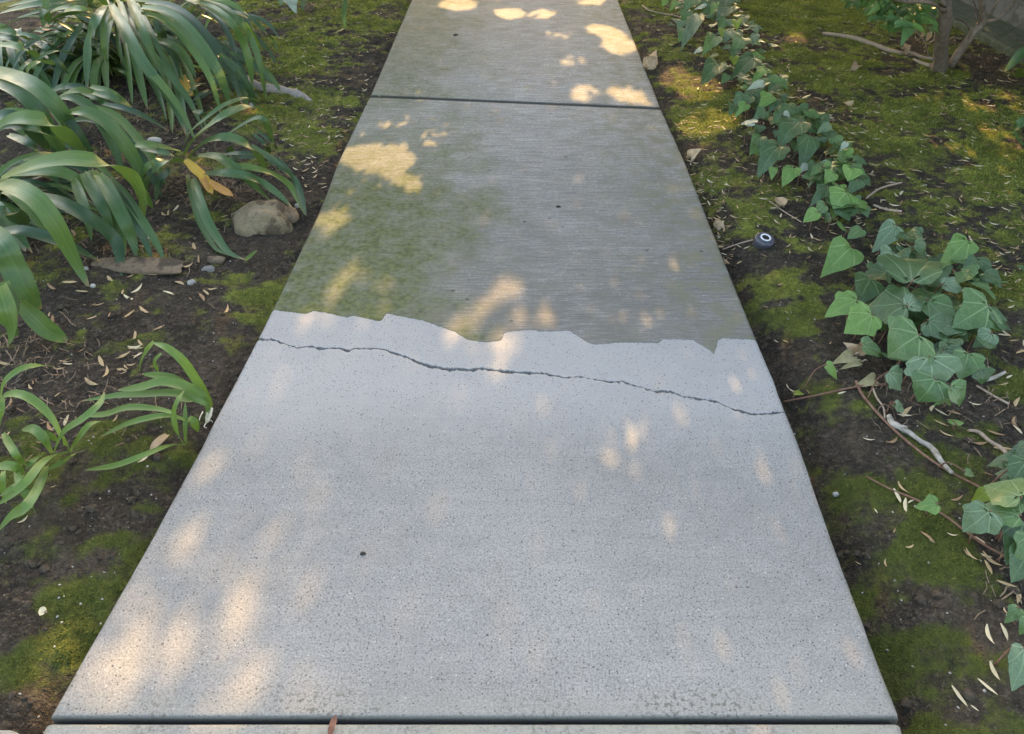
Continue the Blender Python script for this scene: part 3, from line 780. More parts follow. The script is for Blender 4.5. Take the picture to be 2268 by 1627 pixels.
# ------------------------------------------------------------------ husks: pale spindle-shaped dry bracts
M_HUSK = mat_plain('dry_husk', (0.44, 0.30, 0.155), (0.60, 0.45, 0.26), 160, 0.7, 0.3, 0.3, 0.15)
M_HUSKP = mat_plain('pale_husk', (0.62, 0.52, 0.33), (0.77, 0.67, 0.46), 160, 0.7, 0.3, 0.3, 0.15)
M_HUSKB = mat_plain('brown_husk', (0.28, 0.17, 0.09), (0.40, 0.26, 0.15), 160, 0.7, 0.3, 0.3, 0.1)
def husk_geo(seed, seg=6):
    rr = random.Random(seed)
    bend = rr.uniform(-.22, .22); lift = rr.uniform(0.0, .12)
    V, Fc = [], []
    for i in range(seg+1):
        t = i/seg
        w = 0.5*math.sin(math.pi*min(1, t*0.93+0.05))**0.8*(1-0.25*t)
        c = Vector((t-0.5, bend*(t-.5)**2*2, lift*4*(t-.5)**2))
        V += [c+Vector((0, w*0.22, 0.02+0.02*rr.random())), c+Vector((0, 0, 0.085*math.sin(math.pi*t)+.01)), c+Vector((0, -w*0.22, 0.02+0.02*rr.random()))]
    for i in range(seg):
        for k in range(2):
            a = i*3+k
            Fc.append((a, a+3, a+4, a+1))
    return V, Fc
HG = [husk_geo(s) for s in range(6)]
HM = []
for s_, (V, Fc) in enumerate(HG):
    for m_ in (M_HUSK, M_HUSKP, M_HUSKB):
        me = bpy.data.meshes.new('husk'); me.from_pydata([tuple(v) for v in V], [], Fc); me.materials.append(m_)
        me.polygons.foreach_set('use_smooth', [True]*len(me.polygons)); HM.append(me)
husks = []   # (x, y, angle, length, mat index, zone)
def hk(fr, x0, y0, x1, y1, m=0, zone='left'):
    a, b = px(fr, x0, y0), px(fr, x1, y1)
    p, q = on_ground('V', *a), on_ground('V', *b)
    husks.append(((p.x+q.x)/2, (p.y+q.y)/2, math.atan2(q.y-p.y, q.x-p.x), max(.012, min(.045, math.hypot(q.x-p.x, q.y-p.y))), m, zone))
oy = 1134  # second crop of the left bed is offset by this much in frame S
for a in [(1130, 375, 1200, 430), (1190, 370, 1195, 410), (1015, 560, 1130, 580), (990, 625, 1080, 635), (1370, 610, 1390, 660), (1405, 690, 1410, 745), (1285, 780, 1375, 755), (895, 835, 970, 812), (1055, 818, 1125, 818),
          (750, 815, 815, 885), (325, 870, 410, 940), (445, 890, 570, 882), (540, 930, 635, 948), (870, 930, 865, 970), (935, 970, 1030, 905), (870, 978, 970, 1005), (665, 1040, 745, 1015), (860, 1120, 950, 1065), (985, 1052, 1065, 1110),
          (770, 1135, 785, 1090), (1155, 930, 1240, 955), (1240, 860, 1320, 890), (1340, 980, 1365, 1008), (1450, 928, 1550, 930), (1450, 935, 1490, 975), (1420, 950, 1460, 1010), (1600, 1100, 1625, 1045), (1090, 1220, 1170, 1170), (370, 1120, 378, 1180),
          (905, 1335, 1020, 1335), (980, 1290, 1020, 1340), (850, 1415, 930, 1370), (945, 1410, 1010, 1380), (520, 510, 550, 570), (1480, 545, 1485, 585), (1105, 330, 1125, 280), (1270, 330, 1230, 365), (955, 1290, 970, 1240), (680, 1010, 640, 1050), (590, 1030, 620, 1045)]:
    hk('S', a[0], a[1]+oy, a[2], a[3]+oy, random.choice((0, 0, 0, 1, 2)))
for a in [(1140, 90, 1220, 35), (1000, 160, 1015, 110), (950, 212, 1070, 212), (870, 310, 970, 245), (985, 290, 1060, 255), (780, 450, 815, 360), (625, 460, 735, 505), (850, 362, 960, 365), (740, 300, 770, 360), (40, 680, 105, 575), (280, 765, 350, 765), (470, 790, 510, 725), (350, 790, 400, 850), (270, 905, 320, 925),
          (1030, 1075, 1120, 1000), (135, 1510, 215, 1455), (390, 365, 490, 368), (0, 335, 110, 333), (940, 350, 1010, 335), (385, 1240, 415, 1235), (480, 340, 545, 330), (0, 880, 75, 885)]:
    hk('E', *a, random.choice((0, 0, 1, 2)))
for a in [(655, 140, 735, 100), (1090, 560, 1190, 515), (875, 525, 985, 530), (1530, 455, 1670, 500), (1480, 360, 1620, 400), (1600, 275, 1735, 300), (1440, 290, 1490, 220), (1500, 250, 1610, 320), (1790, 210, 1910, 220), (1940, 450, 2100, 490), (1830, 555, 1950, 550), (1990, 595, 2160, 610),
          (1170, 880, 1260, 990), (1150, 955, 1215, 1070), (1240, 1030, 1255, 1135), (1260, 1070, 1325, 1035), (1645, 1045, 1740, 1015), (1380, 1305, 1500, 1405), (1200, 330, 1285, 240), (1200, 320, 1270, 265), (1170, 310, 1295, 315), (2060, 590, 2170, 690), (1640, 350, 1590, 350), (1740, 1470, 1840, 1546), (1890, 1500, 1990, 1540),
          (1160, 1290, 1140, 1325), (980, 1115, 1010, 1155), (2160, 330, 2190, 420), (2170, 400, 2268, 470), (2170, 245, 2220, 150), (1910, 800, 2000, 830), (1850, 1350, 1930, 1420), (1600, 1335, 1700, 1345)]:
    hk('G', *a, random.choice((0, 1, 1, 2)), 'right')
for a in [(1875, 720, 1935, 890), (2010, 715, 2080, 850), (1905, 1040, 1995, 1190), (1820, 1170, 1985, 1310), (1595, 1240, 1740, 1400), (1700, 90, 1820, 190), (1850, 120, 2020, 240), (1880, 190, 1950, 300), (2030, 560, 2060, 640), (1400, 0, 1465, 35), (1820, 0, 1885, 40), (1040, 165, 1050, 240), (795, 185, 860, 190), (1970, 345, 2140, 410), (2060, 400, 2150, 450), (2160, 420, 2165, 540), (1760, 1390, 1830, 1440), (1220, 80, 1290, 55)]:
    hk('R', *a, 1 if a[1] > 600 else 0, 'right')
def rnd_zone(n, poly, zone, lmin, lmax, mats, seed, gap=0.0):
    rr = random.Random(seed); k = 0; tries = 0
    xs_ = [p[0] for p in poly]; ys_ = [p[1] for p in poly]
    while k < n and tries < n*40:
        tries += 1
        X = rr.uniform(min(xs_), max(xs_)); Yv = rr.uniform(min(ys_), max(ys_))
        ins = False; j = len(poly)-1
        for i in range(len(poly)):
            if (poly[i][1] > Yv) != (poly[j][1] > Yv) and X < (poly[j][0]-poly[i][0])*(Yv-poly[i][1])/(poly[j][1]-poly[i][1]) + poly[i][0]: ins = not ins
            j = i
        if not ins: continue
        p = at(X, Yv, 0)
        d_ = float(path_dist(np.array([p.x]), np.array([p.y]))[0])
        if zone == 'path':
            if d_ > -0.03: continue
        elif d_ < 0.012: continue
        husks.append((p.x, p.y, rr.uniform(0, 6.28), rr.uniform(lmin, lmax), rr.choice(mats), zone)); k += 1
rnd_zone(620, [(1400, 0), (2200, 0), (2268, 60), (2268, 300), (1560, 300)], 'right', .018, .04, (0, 0, 1, 1, 2), 1)
rnd_zone(430, [(1480, 240), (2268, 220), (2268, 640), (2000, 600), (1640, 560)], 'right', .018, .036, (0, 0, 1, 1, 2), 2)
rnd_zone(120, [(1470, 200), (1560, 240), (1640, 560), (1590, 540)], 'right', .016, .034, (0, 1, 2), 3)
rnd_zone(50, [(2050, 560), (2268, 540), (2268, 900), (2200, 860)], 'right', .016, .032, (0, 1, 2), 4)
rnd_zone(14, [(1680, 620), (1860, 620), (1860, 860), (1760, 860)], 'right', .012, .024, (0, 1, 2), 14)
rnd_zone(380, [(570, 0), (900, 0), (700, 440), (600, 300), (580, 150)], 'left', .016, .036, (0, 0, 1, 1, 2), 5)
rnd_zone(120, [(0, 0), (560, 0), (560, 240), (400, 420), (0, 420)], 'left', .018, .036, (0, 2, 2), 6)
rnd_zone(26, [(400, 400), (520, 400), (540, 520), (420, 560)], 'left', .016, .03, (0, 2, 2), 7)
rnd_zone(60, [(900, 90), (1440, 120), (1480, 240), (830, 215)], 'path', .008, .018, (1, 1, 0), 8)
rnd_zone(14, [(810, 230), (1480, 250), (1520, 330), (780, 300)], 'path', .008, .018, (1, 1), 9)
rnd_zone(16, [(0, 700), (200, 700), (480, 760), (380, 900), (0, 1000)], 'left', .014, .03, (0, 0, 2), 10)
hs = []
for h_ in husks:
    hs.append((h_[3]*px_per_m(to_px(np.array([h_[0], h_[1], 0.0]))[1]), h_))
hs.sort(key=lambda t: -t[0])
def husk_label(hx, hy, hm, zone):
    col_ = ('tan', 'pale cream', 'brown')[hm]
    v = float(to_px(np.array([hx, hy, 0.0]))[1]); u = float(to_px(np.array([hx, hy, 0.0]))[0])
    if zone == 'path': return f'{col_} dry husk lying on the concrete path', 'husks on the path'
    if zone == 'left':
        w_ = 'on moss between the tall lily and the path' if v < 330 and u > 560 else 'on soil under the tall lily clump' if v < 430 else 'on dark soil below the stones' if v < 740 else 'among the grassy weeds at the lower left'
        return f'{col_} dry husk {w_}', 'husks on the left bed'
    w_ = 'on upper moss near the shrub' if v < 300 else ('between the path edge and the ivy' if u < 1560+.62*v and v < 480 else 'on moss near the sprinkler cap' if u < 1560+.62*v else 'on moss right of the ivy trail' if v < 480 else 'on moss right of the large-leaved ivy') if v < 640 else 'beside the large-leaved ivy' if v < 900 else 'on moss near the bleached stick' if v < 1160 else 'on dark moss at the bottom right'
    return f'{col_} dry husk {w_}', 'husks on the right bed'
rest_V, rest_F = {0: [], 1: [], 2: []}, {0: [], 1: [], 2: []}
for i, (sz, (hx, hy, ha, hl, hm, zone)) in enumerate(hs):
    vi = i % 6
    hz = gz(hx, hy)+0.002 if zone != 'path' else 0.0015
    R_ = Matrix.Rotation(ha, 3, 'Z') @ Matrix.Rotation(random.uniform(-.25, .25), 3, 'X') @ Matrix.Rotation(random.uniform(-.12, .12), 3, 'Y')
    if i < 290:
        o = bpy.data.objects.new('dry_husk', HM[vi*3+hm]); COL.objects.link(o)
        o.matrix_world = Matrix.Translation((hx, hy, hz)) @ R_.to_4x4() @ Matrix.Diagonal((hl, hl*random.uniform(.85, 1.25), hl*1.1, 1))
        hl_ = husk_label(hx, hy, hm, zone); tag(o, hl_[0], 'husk', hl_[1])
    else:
        V, Fc = HG[vi]; o0 = len(rest_V[hm])
        rest_V[hm] += [(R_ @ (v*hl))+Vector((hx, hy, hz)) for v in V]
        rest_F[hm] += [tuple(a+o0 for a in f) for f in Fc]
allV, allF, mi = [], [], []
for m_ in range(3):
    o0 = len(allV); allV += rest_V[m_]; allF += [tuple(a+o0 for a in f) for f in rest_F[m_]]; mi += [m_]*len(rest_F[m_])
lit = mesh_obj('husk_litter', allV, allF, M_HUSK)
lit.data.materials.append(M_HUSKP); lit.data.materials.append(M_HUSKB)
lit.data.polygons.foreach_set('material_index', mi)
tag(lit, 'small pale husks strewn over the farther moss and soil', 'litter', kind='stuff')
# straw litter: thin dry strips heaped under the lilies and at the path's edges
M_STRAW = mat_plain('straw', (0.17, 0.115, 0.075), (0.30, 0.215, 0.145), 90, 0.85, 0.2, 0.4)
sv, sf = [], []
rr = random.Random(77)
def straw(n, cx, cy, sx, sy, l0, l1):
    for _ in range(n):
        X, Yv = rr.gauss(cx, sx), rr.gauss(cy, sy)
        p = at(X, max(Yv, -60), 0)
        if float(path_dist(np.array([p.x]), np.array([p.y]))[0]) < 0.015: continue
        z = gz(p.x, p.y)+0.003; a = rr.uniform(0, 3.14); l = rr.uniform(l0, l1); w = rr.uniform(.0006, .0014); c = rr.uniform(-.004, .004)
        dx, dy = math.cos(a)*l/2, math.sin(a)*l/2; nx, ny = -math.sin(a)*w, math.cos(a)*w
        o0 = len(sv); t = rr.uniform(0, .012)
        for k in (-1, 0, 1):
            bx, by = p.x+dx*k-math.sin(a)*c*(1-k*k), p.y+dy*k+math.cos(a)*c*(1-k*k)
            zz = z+(t if k == 1 else .004 if k == 0 else 0)
            sv.extend([(bx+nx, by+ny, zz), (bx-nx, by-ny, zz)])
        sf.extend([(o0, o0+2, o0+3, o0+1), (o0+2, o0+4, o0+5, o0+3)])
straw(520, 350, 260, 80, 60, .015, .06); straw(420, 110, 150, 100, 80, .02, .08); straw(260, 470, 420, 50, 25, .012, .045); straw(300, 200, 420, 110, 60, .012, .05); straw(200, 560, 330, 60, 40, .01, .04); straw(260, 680, 25, 60, 25, .03, .10)
straw(120, 700, 260, 50, 60, .02, .05); straw(160, 1490, 120, 40, 90, .02, .05); straw(120, 1570, 420, 40, 110, .015, .04); straw(200, 2080, 60, 60, 40, .03, .08)
straw(45, 2000, 860, 60, 60, .01, .035); straw(35, 2180, 900, 50, 60, .01, .04); straw(14, 2230, 1290, 30, 50, .015, .03); straw(120, 380, 380, 60, 40, .02, .05); straw(100, 60, 780, 70, 60, .02, .05); straw(90, 2180, 160, 50, 30, .02, .06); straw(90, 150, 900, 120, 60, .01, .04)
straw(160, 1750, 330, 60, 60, .02, .05); straw(90, 300, 560, 90, 30, .015, .04)
tag(mesh_obj('straw_litter', sv, sf, M_STRAW), 'thin brown straw and rootlets strewn over soil and moss', 'litter', kind='stuff')

# ------------------------------------------------------------------ strap-leaved plants
M_AG = mat_strap('lily_leaf', (0.16, 0.24, 0.05), (0.058, 0.130, 0.042), (0.05, 0.115, 0.042))
M_AGD = mat_strap('lily_leaf_dark', (0.10, 0.16, 0.04), (0.030, 0.078, 0.034), (0.03, 0.075, 0.035), 0.12)
M_AGL = mat_strap('lily_leaf_light', (0.24, 0.30, 0.06), (0.10, 0.185, 0.045), (0.09, 0.165, 0.045), 0.25)
M_AGB = mat_strap('lily_leaf_bright', (0.2, 0.3, 0.04), (0.145, 0.27, 0.03), (0.14, 0.25, 0.03), 0.3)
M_AGY = mat_strap('yellow_leaf', (0.85, 0.58, 0.10), (0.95, 0.58, 0.10), (0.7, 0.36, 0.10), 0.15, 0.5)
M_AGO = mat_strap('tan_leaf', (0.85, 0.5, 0.15), (0.75, 0.40, 0.14), (0.5, 0.26, 0.11), 0.1, 0.6)
M_WEED = mat_strap('weed_blade', (0.34, 0.42, 0.12), (0.125, 0.22, 0.045), (0.11, 0.19, 0.04), 0.25)
MS = dict(n=M_AG, d=M_AGD, l=M_AGL, b=M_AGB, y=M_AGY, o=M_AGO, w=M_WEED)
def catmull(P, res):
    C = []
    for i in range(len(P)-1):
        p0, p1, p2, p3 = P[max(i-1, 0)], P[i], P[i+1], P[min(i+2, len(P)-1)]
        for k in range(res):
            t = k/res
            C.append(0.5*((2*p1)+(p2-p0)*t+(2*p0-5*p1+4*p2-p3)*t*t+(3*p1-p0-3*p2+p3)*t**3))
    C.append(P[-1]); return C
WK = 0.98
def strap(pts, width, mat, root, tipk=1.0, basew=0.6, hint=(0, -0.45, 1), twist=0.0, channel=0.22):
    P = [Vector(p) for p in pts]
    C = catmull(P, max(3, 16//(len(P)-1)))
    n = len(C)
    L = [0.0]
    for i in range(1, n): L.append(L[-1]+(C[i]-C[i-1]).length)
    V, Fc, UV = [], [], []
    h = Vector(hint).normalized()
    prev = None
    for i, c in enumerate(C):
        t = L[i]/L[-1]
        tg = (C[min(i+1, n-1)]-C[max(i-1, 0)]).normalized()
        s = tg.cross(h)
        if s.length < 0.08: s = prev if prev is not None else Vector((1, 0, 0))
        s.normalize()
        if prev is not None and s.dot(prev) < 0: s = -s
        if prev is not None: s = (s*0.6+prev*0.4).normalized()
        prev = s
        nn = s.cross(tg).normalized()
        if nn.z < 0 and abs(nn.z) > .3: nn = -nn
        if twist: s = Matrix.Rotation(twist*(t-.3), 3, tg) @ s; nn = s.cross(tg).normalized()
        w = width*WK*(basew+(1-basew)*min(1, t/0.3))
        if t > 0.55: w *= max(0.03, (1-((t-0.55)/0.45)**2.2*tipk))**0.75
        w *= 0.5
        ch = channel*w*2
        wav = 0.0
        for k, (a, dz) in enumerate(((-1, 1), (-.5, .28), (0, 0), (.5, .28), (1, 1))):
            V.append(c + s*(a*w) + nn*(dz*ch*(1-0.5*t)+wav))
            UV.append(((a+1)/2, t))
    for i in range(n-1):
        for k in range(4):
            a = i*5+k
            Fc.append((a, a+1, a+6, a+5))
    o = mesh_obj('leaf', V, Fc, mat, None, True, UV)
    return adopt(o, root)
def leaf3(fr, pts):
    return [at(*px(fr, p[0], p[1]), p[2]) for p in pts]
def plant(name, fr, bx, by, label, cat, group=None):
    p = on_ground(fr, bx, by)
    e = empty(name, p)
    tag(e, label, cat, group)
    return e

def fill_clump(root, n, L0, L1, w0, w1, seed, rad=0.07, rise=(0.5, 1.2), mats='nnndl', az=None):
    rr = random.Random(seed)
    for _ in range(n):
        a = rr.uniform(0, 6.28) if az is None else rr.uniform(*az)
        L = rr.uniform(L0, L1); e = rr.uniform(*rise)
        b = root.location + Vector((math.cos(a)*rad*rr.random(), math.sin(a)*rad*rr.random(), 0.0))
        pts = []; d = Vector((math.cos(a), math.sin(a), 0)); p = b.copy(); ang = e
        for k in range(7):
            pts.append(p.copy())
            p = p + (d*math.cos(ang)+Vector((0, 0, math.sin(ang))))*(L/6)
            ang -= rr.uniform(.28, .5)
            g = gz(p.x, p.y)+0.012
            if p.z < g: p.z = g; ang = max(ang, -0.05)
        strap(pts, rr.uniform(w0, w1), MS[rr.choice(mats)], root, hint=(0, 0, 1) if abs(d.y) < .6 else (d.x*.1, -0.2, 1))

rt = random.Random(41)
def twin(fr, pts, w, m, root, sp):
    """a neighbouring leaf of the same tuft, lower and set apart from the first"""
    dx, dy, k = rt.choice((-1, 1))*rt.uniform(.3, 1)*sp*1.5, rt.uniform(-.8, .5)*sp, rt.uniform(.6, .95)
    q = [(p[0]+dx*(.35+.65*i/len(pts)), p[1]+dy, max(.01, p[2]*k)) for i, p in enumerate(pts)]
    strap(leaf3(fr, q), w*rt.uniform(.65, .95), MS[rt.choice('ndl' if m in 'nl' else 'dn')], root)
# the tall clump at the top left
big = plant('lily_clump', 'V', 285, 150, 'tall dark green strap-leaved lily clump at the top left', 'lily', 'strap-leaved lilies')
fill_clump(big, 85, .35, .64, .026, .042, 5, 0.13, (0.6, 1.3), 'nnddll')
for pts, w, m in [
    ([(790, 40, .34), (900, 230, .33), (1010, 440, .26), (1150, 620, .18), (1250, 780, .1), (1320, 960, .03)], .046, 'n'),
    ([(760, 40, .32), (690, 135, .33), (635, 300, .24), (620, 500, .14), (618, 650, .06)], .050, 'n'),
    ([(780, 65, .30), (745, 160, .28), (740, 325, .2), (765, 450, .12), (800, 545, .06)], .030, 'l'),
    ([(920, -20, .36), (1000, 180, .34), (1060, 330, .28), (1130, 480, .2), (1170, 590, .14)], .038, 'n'),
    ([(930, 330, .22), (975, 480, .17), (1010, 630, .1), (1045, 770, .03)], .034, 'l'),
    ([(1180, 370, .2), (1240, 540, .15), (1290, 760, .08), (1330, 990, .02)], .032, 'n'),
    ([(1080, 280, .25), (1230, 330, .25), (1320, 420, .2), (1390, 560, .13)], .040, 'n'),
    ([(1000, 60, .36), (1150, 80, .38), (1300, 180, .36), (1430, 330, .3), (1540, 500, .22), (1600, 640, .14), (1640, 790, .05)], .050, 'n'),
    ([(1330, -10, .4), (1500, 60, .42), (1640, 170, .4), (1720, 300, .32), (1770, 450, .24), (1790, 600, .15), (1800, 730, .06)], .036, 'n'),
    ([(1380, -20, .42), (1560, 10, .44), (1690, 60, .42), (1785, 135, .37)], .036, 'l'),
    ([(1600, 80, .36), (1740, 110, .37), (1820, 170, .34), (1865, 265, .28)], .024, 'd'),
    ([(1740, 165, .3), (1790, 260, .24), (1825, 330, .17), (1840, 405, .12)], .026, 'b'),
    ([(1440, 250, .25), (1580, 330, .22), (1700, 450, .16), (1765, 590, .1)], .018, 'd'),
    ([(1370, 470, .2), (1480, 520, .16), (1570, 630, .08)], .022, 'l'),
    ([(1550, 390, .25), (1680, 500, .2), (1750, 620, .12)], .034, 'd'),
    ([(1480, 560, .16), (1600, 620, .14), (1680, 720, .07)], .026, 'd'),
    ([(1680, 500, .2), (1760, 620, .13), (1810, 760, .04)], .030, 'd'),
    ([(620, 20, .3), (400, 20, .34), (200, 50, .32), (-10, 100, .25)], .046, 'n'),
    ([(700, 120, .3), (580, 70, .34), (450, 95, .3), (370, 155, .22)], .046, 'l'),
    ([(330, -20, .4), (335, 80, .35), (352, 165, .28)], .036, 'n'),
    ([(590, 170, .26), (520, 280, .22), (440, 430, .16), (400, 560, .1), (365, 690, .04)], .038, 'd'),
    ([(1420, 20, .3), (1320, 130, .2), (1220, 310, .05)], .030, 'b'),
    ([(1480, 40, .3), (1380, 140, .2), (1250, 320, .05)], .026, 'l'),
    ([(700, -30, .36), (740, 20, .28), (760, 60, .2)], .03, 'b'),
    ([(880, -30, .34), (860, 40, .26), (850, 90, .18)], .03, 'b'),
    ([(-10, 225, .3), (100, 240, .3), (210, 290, .25)], .036, 'n'),
    ([(-10, 320, .28), (130, 335, .3), (230, 380, .26), (310, 440, .2)], .040, 'l'),
    ([(280, 250, .14), (400, 262, .15), (490, 290, .1)], .028, 'd'),
    ([(190, 560, .28), (215, 480, .32), (300, 440, .32), (390, 465, .25)], .030, 'l'),
    ([(800, 480, .08), (880, 520, .09), (950, 580, .03)], .02, 'l'),
    ([(1090, 150, .3), (1150, 230, .26), (1190, 330, .18)], .026, 'd'),
    ([(250, 300, .22), (330, 350, .22), (400, 450, .14)], .034, 'd'),
    ([(60, 260, .2), (90, 400, .17), (150, 560, .1)], .036, 'd'),
    ([(1320, 780, .03), (1400, 690, .1), (1480, 645, .1), (1560, 650, .05)], .02, 'd')]:
    strap(leaf3('S', pts), w, MS[m], big)
    twin('S', pts, w, m, big, 90); twin('S', pts, w, m, big, 130); twin('S', pts, w, m, big, 170)
bk = plant('lily_clump', 'V', 60, 175, 'lily clump behind, between the tall clump and the left edge', 'lily', 'strap-leaved lilies')
fill_clump(bk, 34, .3, .5, .026, .040, 15, 0.12, (0.5, 1.25), 'nnddl')
# the clump growing in from the left edge
lft = plant('lily_clump', 'V', -40, 470, 'broad arching lily clump at the left edge', 'lily', 'strap-leaved lilies')
fill_clump(lft, 36, .28, .48, .028, .042, 9, 0.08, (0.4, 1.1), 'nddl', (-1.3, 1.4))
for pts, w, m in [
    ([(-60, 520, .3), (120, 560, .36), (280, 640, .36), (420, 780, .3), (520, 930, .22), (600, 1090, .11)], .058, 'n'),
    ([(-80, 980, .28), (60, 870, .33), (200, 850, .35), (350, 880, .33), (480, 980, .25), (605, 1090, .15)], .058, 'l'),
    ([(0, 1290, .2), (200, 1200, .28), (450, 1140, .32), (650, 1150, .32), (820, 1190, .27), (950, 1280, .19), (1010, 1440, .11), (1012, 1610, .04)], .056, 'l'),
    ([(480, 810, .28), (600, 800, .3), (750, 870, .27), (880, 1020, .2), (980, 1180, .12), (1050, 1350, .04)], .048, 'n'),
    ([(-40, 1310, .2), (120, 1340, .26), (270, 1430, .26), (400, 1600, .2), (500, 1780, .12), (580, 1940, .05), (637, 2055, .01)], .054, 'l'),
    ([(260, 1390, .15), (450, 1450, .18), (600, 1530, .16), (750, 1640, .1), (840, 1750, .05), (865, 1970, .01)], .042, 'd'),
    ([(590, 1230, .16), (680, 1380, .16), (750, 1520, .12), (805, 1670, .05)], .036, 'n'),
    ([(700, 1240, .18), (790, 1380, .17), (880, 1560, .12), (940, 1700, .06), (972, 1840, .01)], .042, 'n'),
    ([(780, 1420, .1), (830, 1560, .08), (880, 1720, .03)], .04, 'l'),
    ([(-50, 1640, .25), (30, 1760, .25), (110, 1900, .2), (200, 2080, .14), (295, 2190, .07)], .066, 'n'),
    ([(140, 2150, .14), (250, 2260, .1), (350, 2350, .06), (490, 2425, .01)], .046, 'l'),
    ([(0, 2030, .2), (40, 2200, .16), (80, 2350, .1), (60, 2450, .05)], .062, 'l'),
    ([(30, 2000, .2), (90, 2200, .14), (130, 2380, .04)], .05, 'n'),
    ([(-20, 1650, .1), (150, 1640, .14), (350, 1690, .13), (500, 1750, .1), (720, 1860, .02)], .036, 'd'),
    ([(400, 710, .12), (530, 650, .18), (640, 660, .17), (745, 735, .11)], .036, 'l'),
    ([(660, 660, .18), (800, 700, .18), (920, 770, .13), (1012, 845, .07)], .036, 'n'),
    ([(100, 1240, .12), (350, 1220, .16), (520, 1260, .15), (650, 1380, .08)], .045, 'l'),
    ([(60, 960, .14), (200, 1020, .16), (330, 1110, .1)], .03, 'd'),
    ([(-40, 1500, .2), (80, 1520, .18), (200, 1600, .08)], .05, 'd'),
    ([(940, 1250, .1), (1000, 1350, .1), (1085, 1480, .02)], .03, 'l'),
    ([(240, 930, .16), (330, 1000, .14), (430, 1110, .08)], .03, 'd')]:
    strap(leaf3('S', pts), w, MS[m], lft)
    if pts[0][1] < 1250: twin('S', pts, w, m, lft, 100); twin('S', pts, w, m, lft, 150); twin('S', pts, w, m, lft, 200)
# the smaller lily by the stone
sm = plant('lily_clump', 'D', 760, 900, 'small lily with a withered yellow leaf beside the round stone', 'lily', 'strap-leaved lilies')
for pts, w, m in [
    ([(735, 720, .10), (820, 560, .18), (980, 420, .25), (1180, 270, .3), (1400, 180, .3), (1530, 175, .27), (1630, 220, .21)], .036, 'n'),
    ([(790, 750, .1), (900, 620, .18), (1100, 530, .24), (1300, 540, .24), (1480, 640, .2), (1600, 800, .12), (1665, 950, .05)], .038, 'n'),
    ([(880, 730, .1), (1100, 740, .16), (1300, 870, .15), (1500, 1050, .1), (1700, 1230, .03)], .034, 'n'),
    ([(950, 930, .08), (1150, 930, .14), (1400, 950, .14), (1600, 1030, .1), (1800, 1170, .06), (1945, 1310, .02)], .036, 'n'),
    ([(1050, 880, .1), (1300, 850, .15), (1550, 880, .14), (1750, 950, .1), (1950, 1100, .05), (2090, 1390, .01)], .028, 'l'),
    ([(1480, 610, .2), (1650, 720, .17), (1850, 880, .12), (2000, 1050, .06), (2105, 1400, .01)], .024, 'd'),
    ([(700, 690, .1), (500, 640, .14), (300, 610, .16), (60, 590, .14)], .034, 'l'),
    ([(700, 770, .1), (550, 710, .14), (350, 660, .14), (150, 640, .1)], .028, 'n'),
    ([(690, 800, .1), (520, 780, .16), (390, 860, .15), (335, 1000, .09), (310, 1130, .03)], .048, 'n'),
    ([(700, 860, .08), (560, 900, .1), (450, 1030, .08), (400, 1270, .01)], .030, 'd'),
    ([(828, 980, .08), (870, 1120, .1), (930, 1300, .09), (1000, 1480, .06), (1100, 1650, .03), (1230, 1820, .01), (1420, 1900, .005)], .030, 'n'),
    ([(1420, 1900, .005), (1500, 1850, .025), (1550, 1800, .05)], .022, 'l'),
    ([(740, 770, .1), (850, 880, .08), (950, 980, .05), (1050, 1160, .02)], .034, 'y'),
    ([(1010, 1010, .05), (1100, 1080, .03), (1280, 1180, .012)], .030, 'o'),
    ([(900, 900, .06), (960, 1020, .045), (1010, 1150, .02)], .022, 'o'),
    ([(1200, 500, .1), (1400, 370, .16), (1560, 300, .2), (1650, 350, .19), (1700, 480, .12), (1745, 630, .04)], .024, 'n'),
    ([(1240, 620, .1), (1290, 720, .05), (1335, 815, .02)], .018, 'd'),
    ([(1500, 480, .14), (1640, 600, .1), (1700, 700, .04)], .02, 'd'),
    ([(830, 220, .12), (920, 250, .14), (1010, 330, .08)], .024, 'd'),
    ([(1650, 700, .13), (1800, 780, .09), (1980, 980, .03)], .016, 'd'),
    ([(1150, 720, .06), (1350, 700, .1), (1560, 720, .08), (1680, 800, .03)], .022, 'd')]:
    strap(leaf3('D', pts), w, MS[m], sm)
    if m in 'nd' and random.random() < .5: twin('D', pts, w*.9, m, sm, 120)
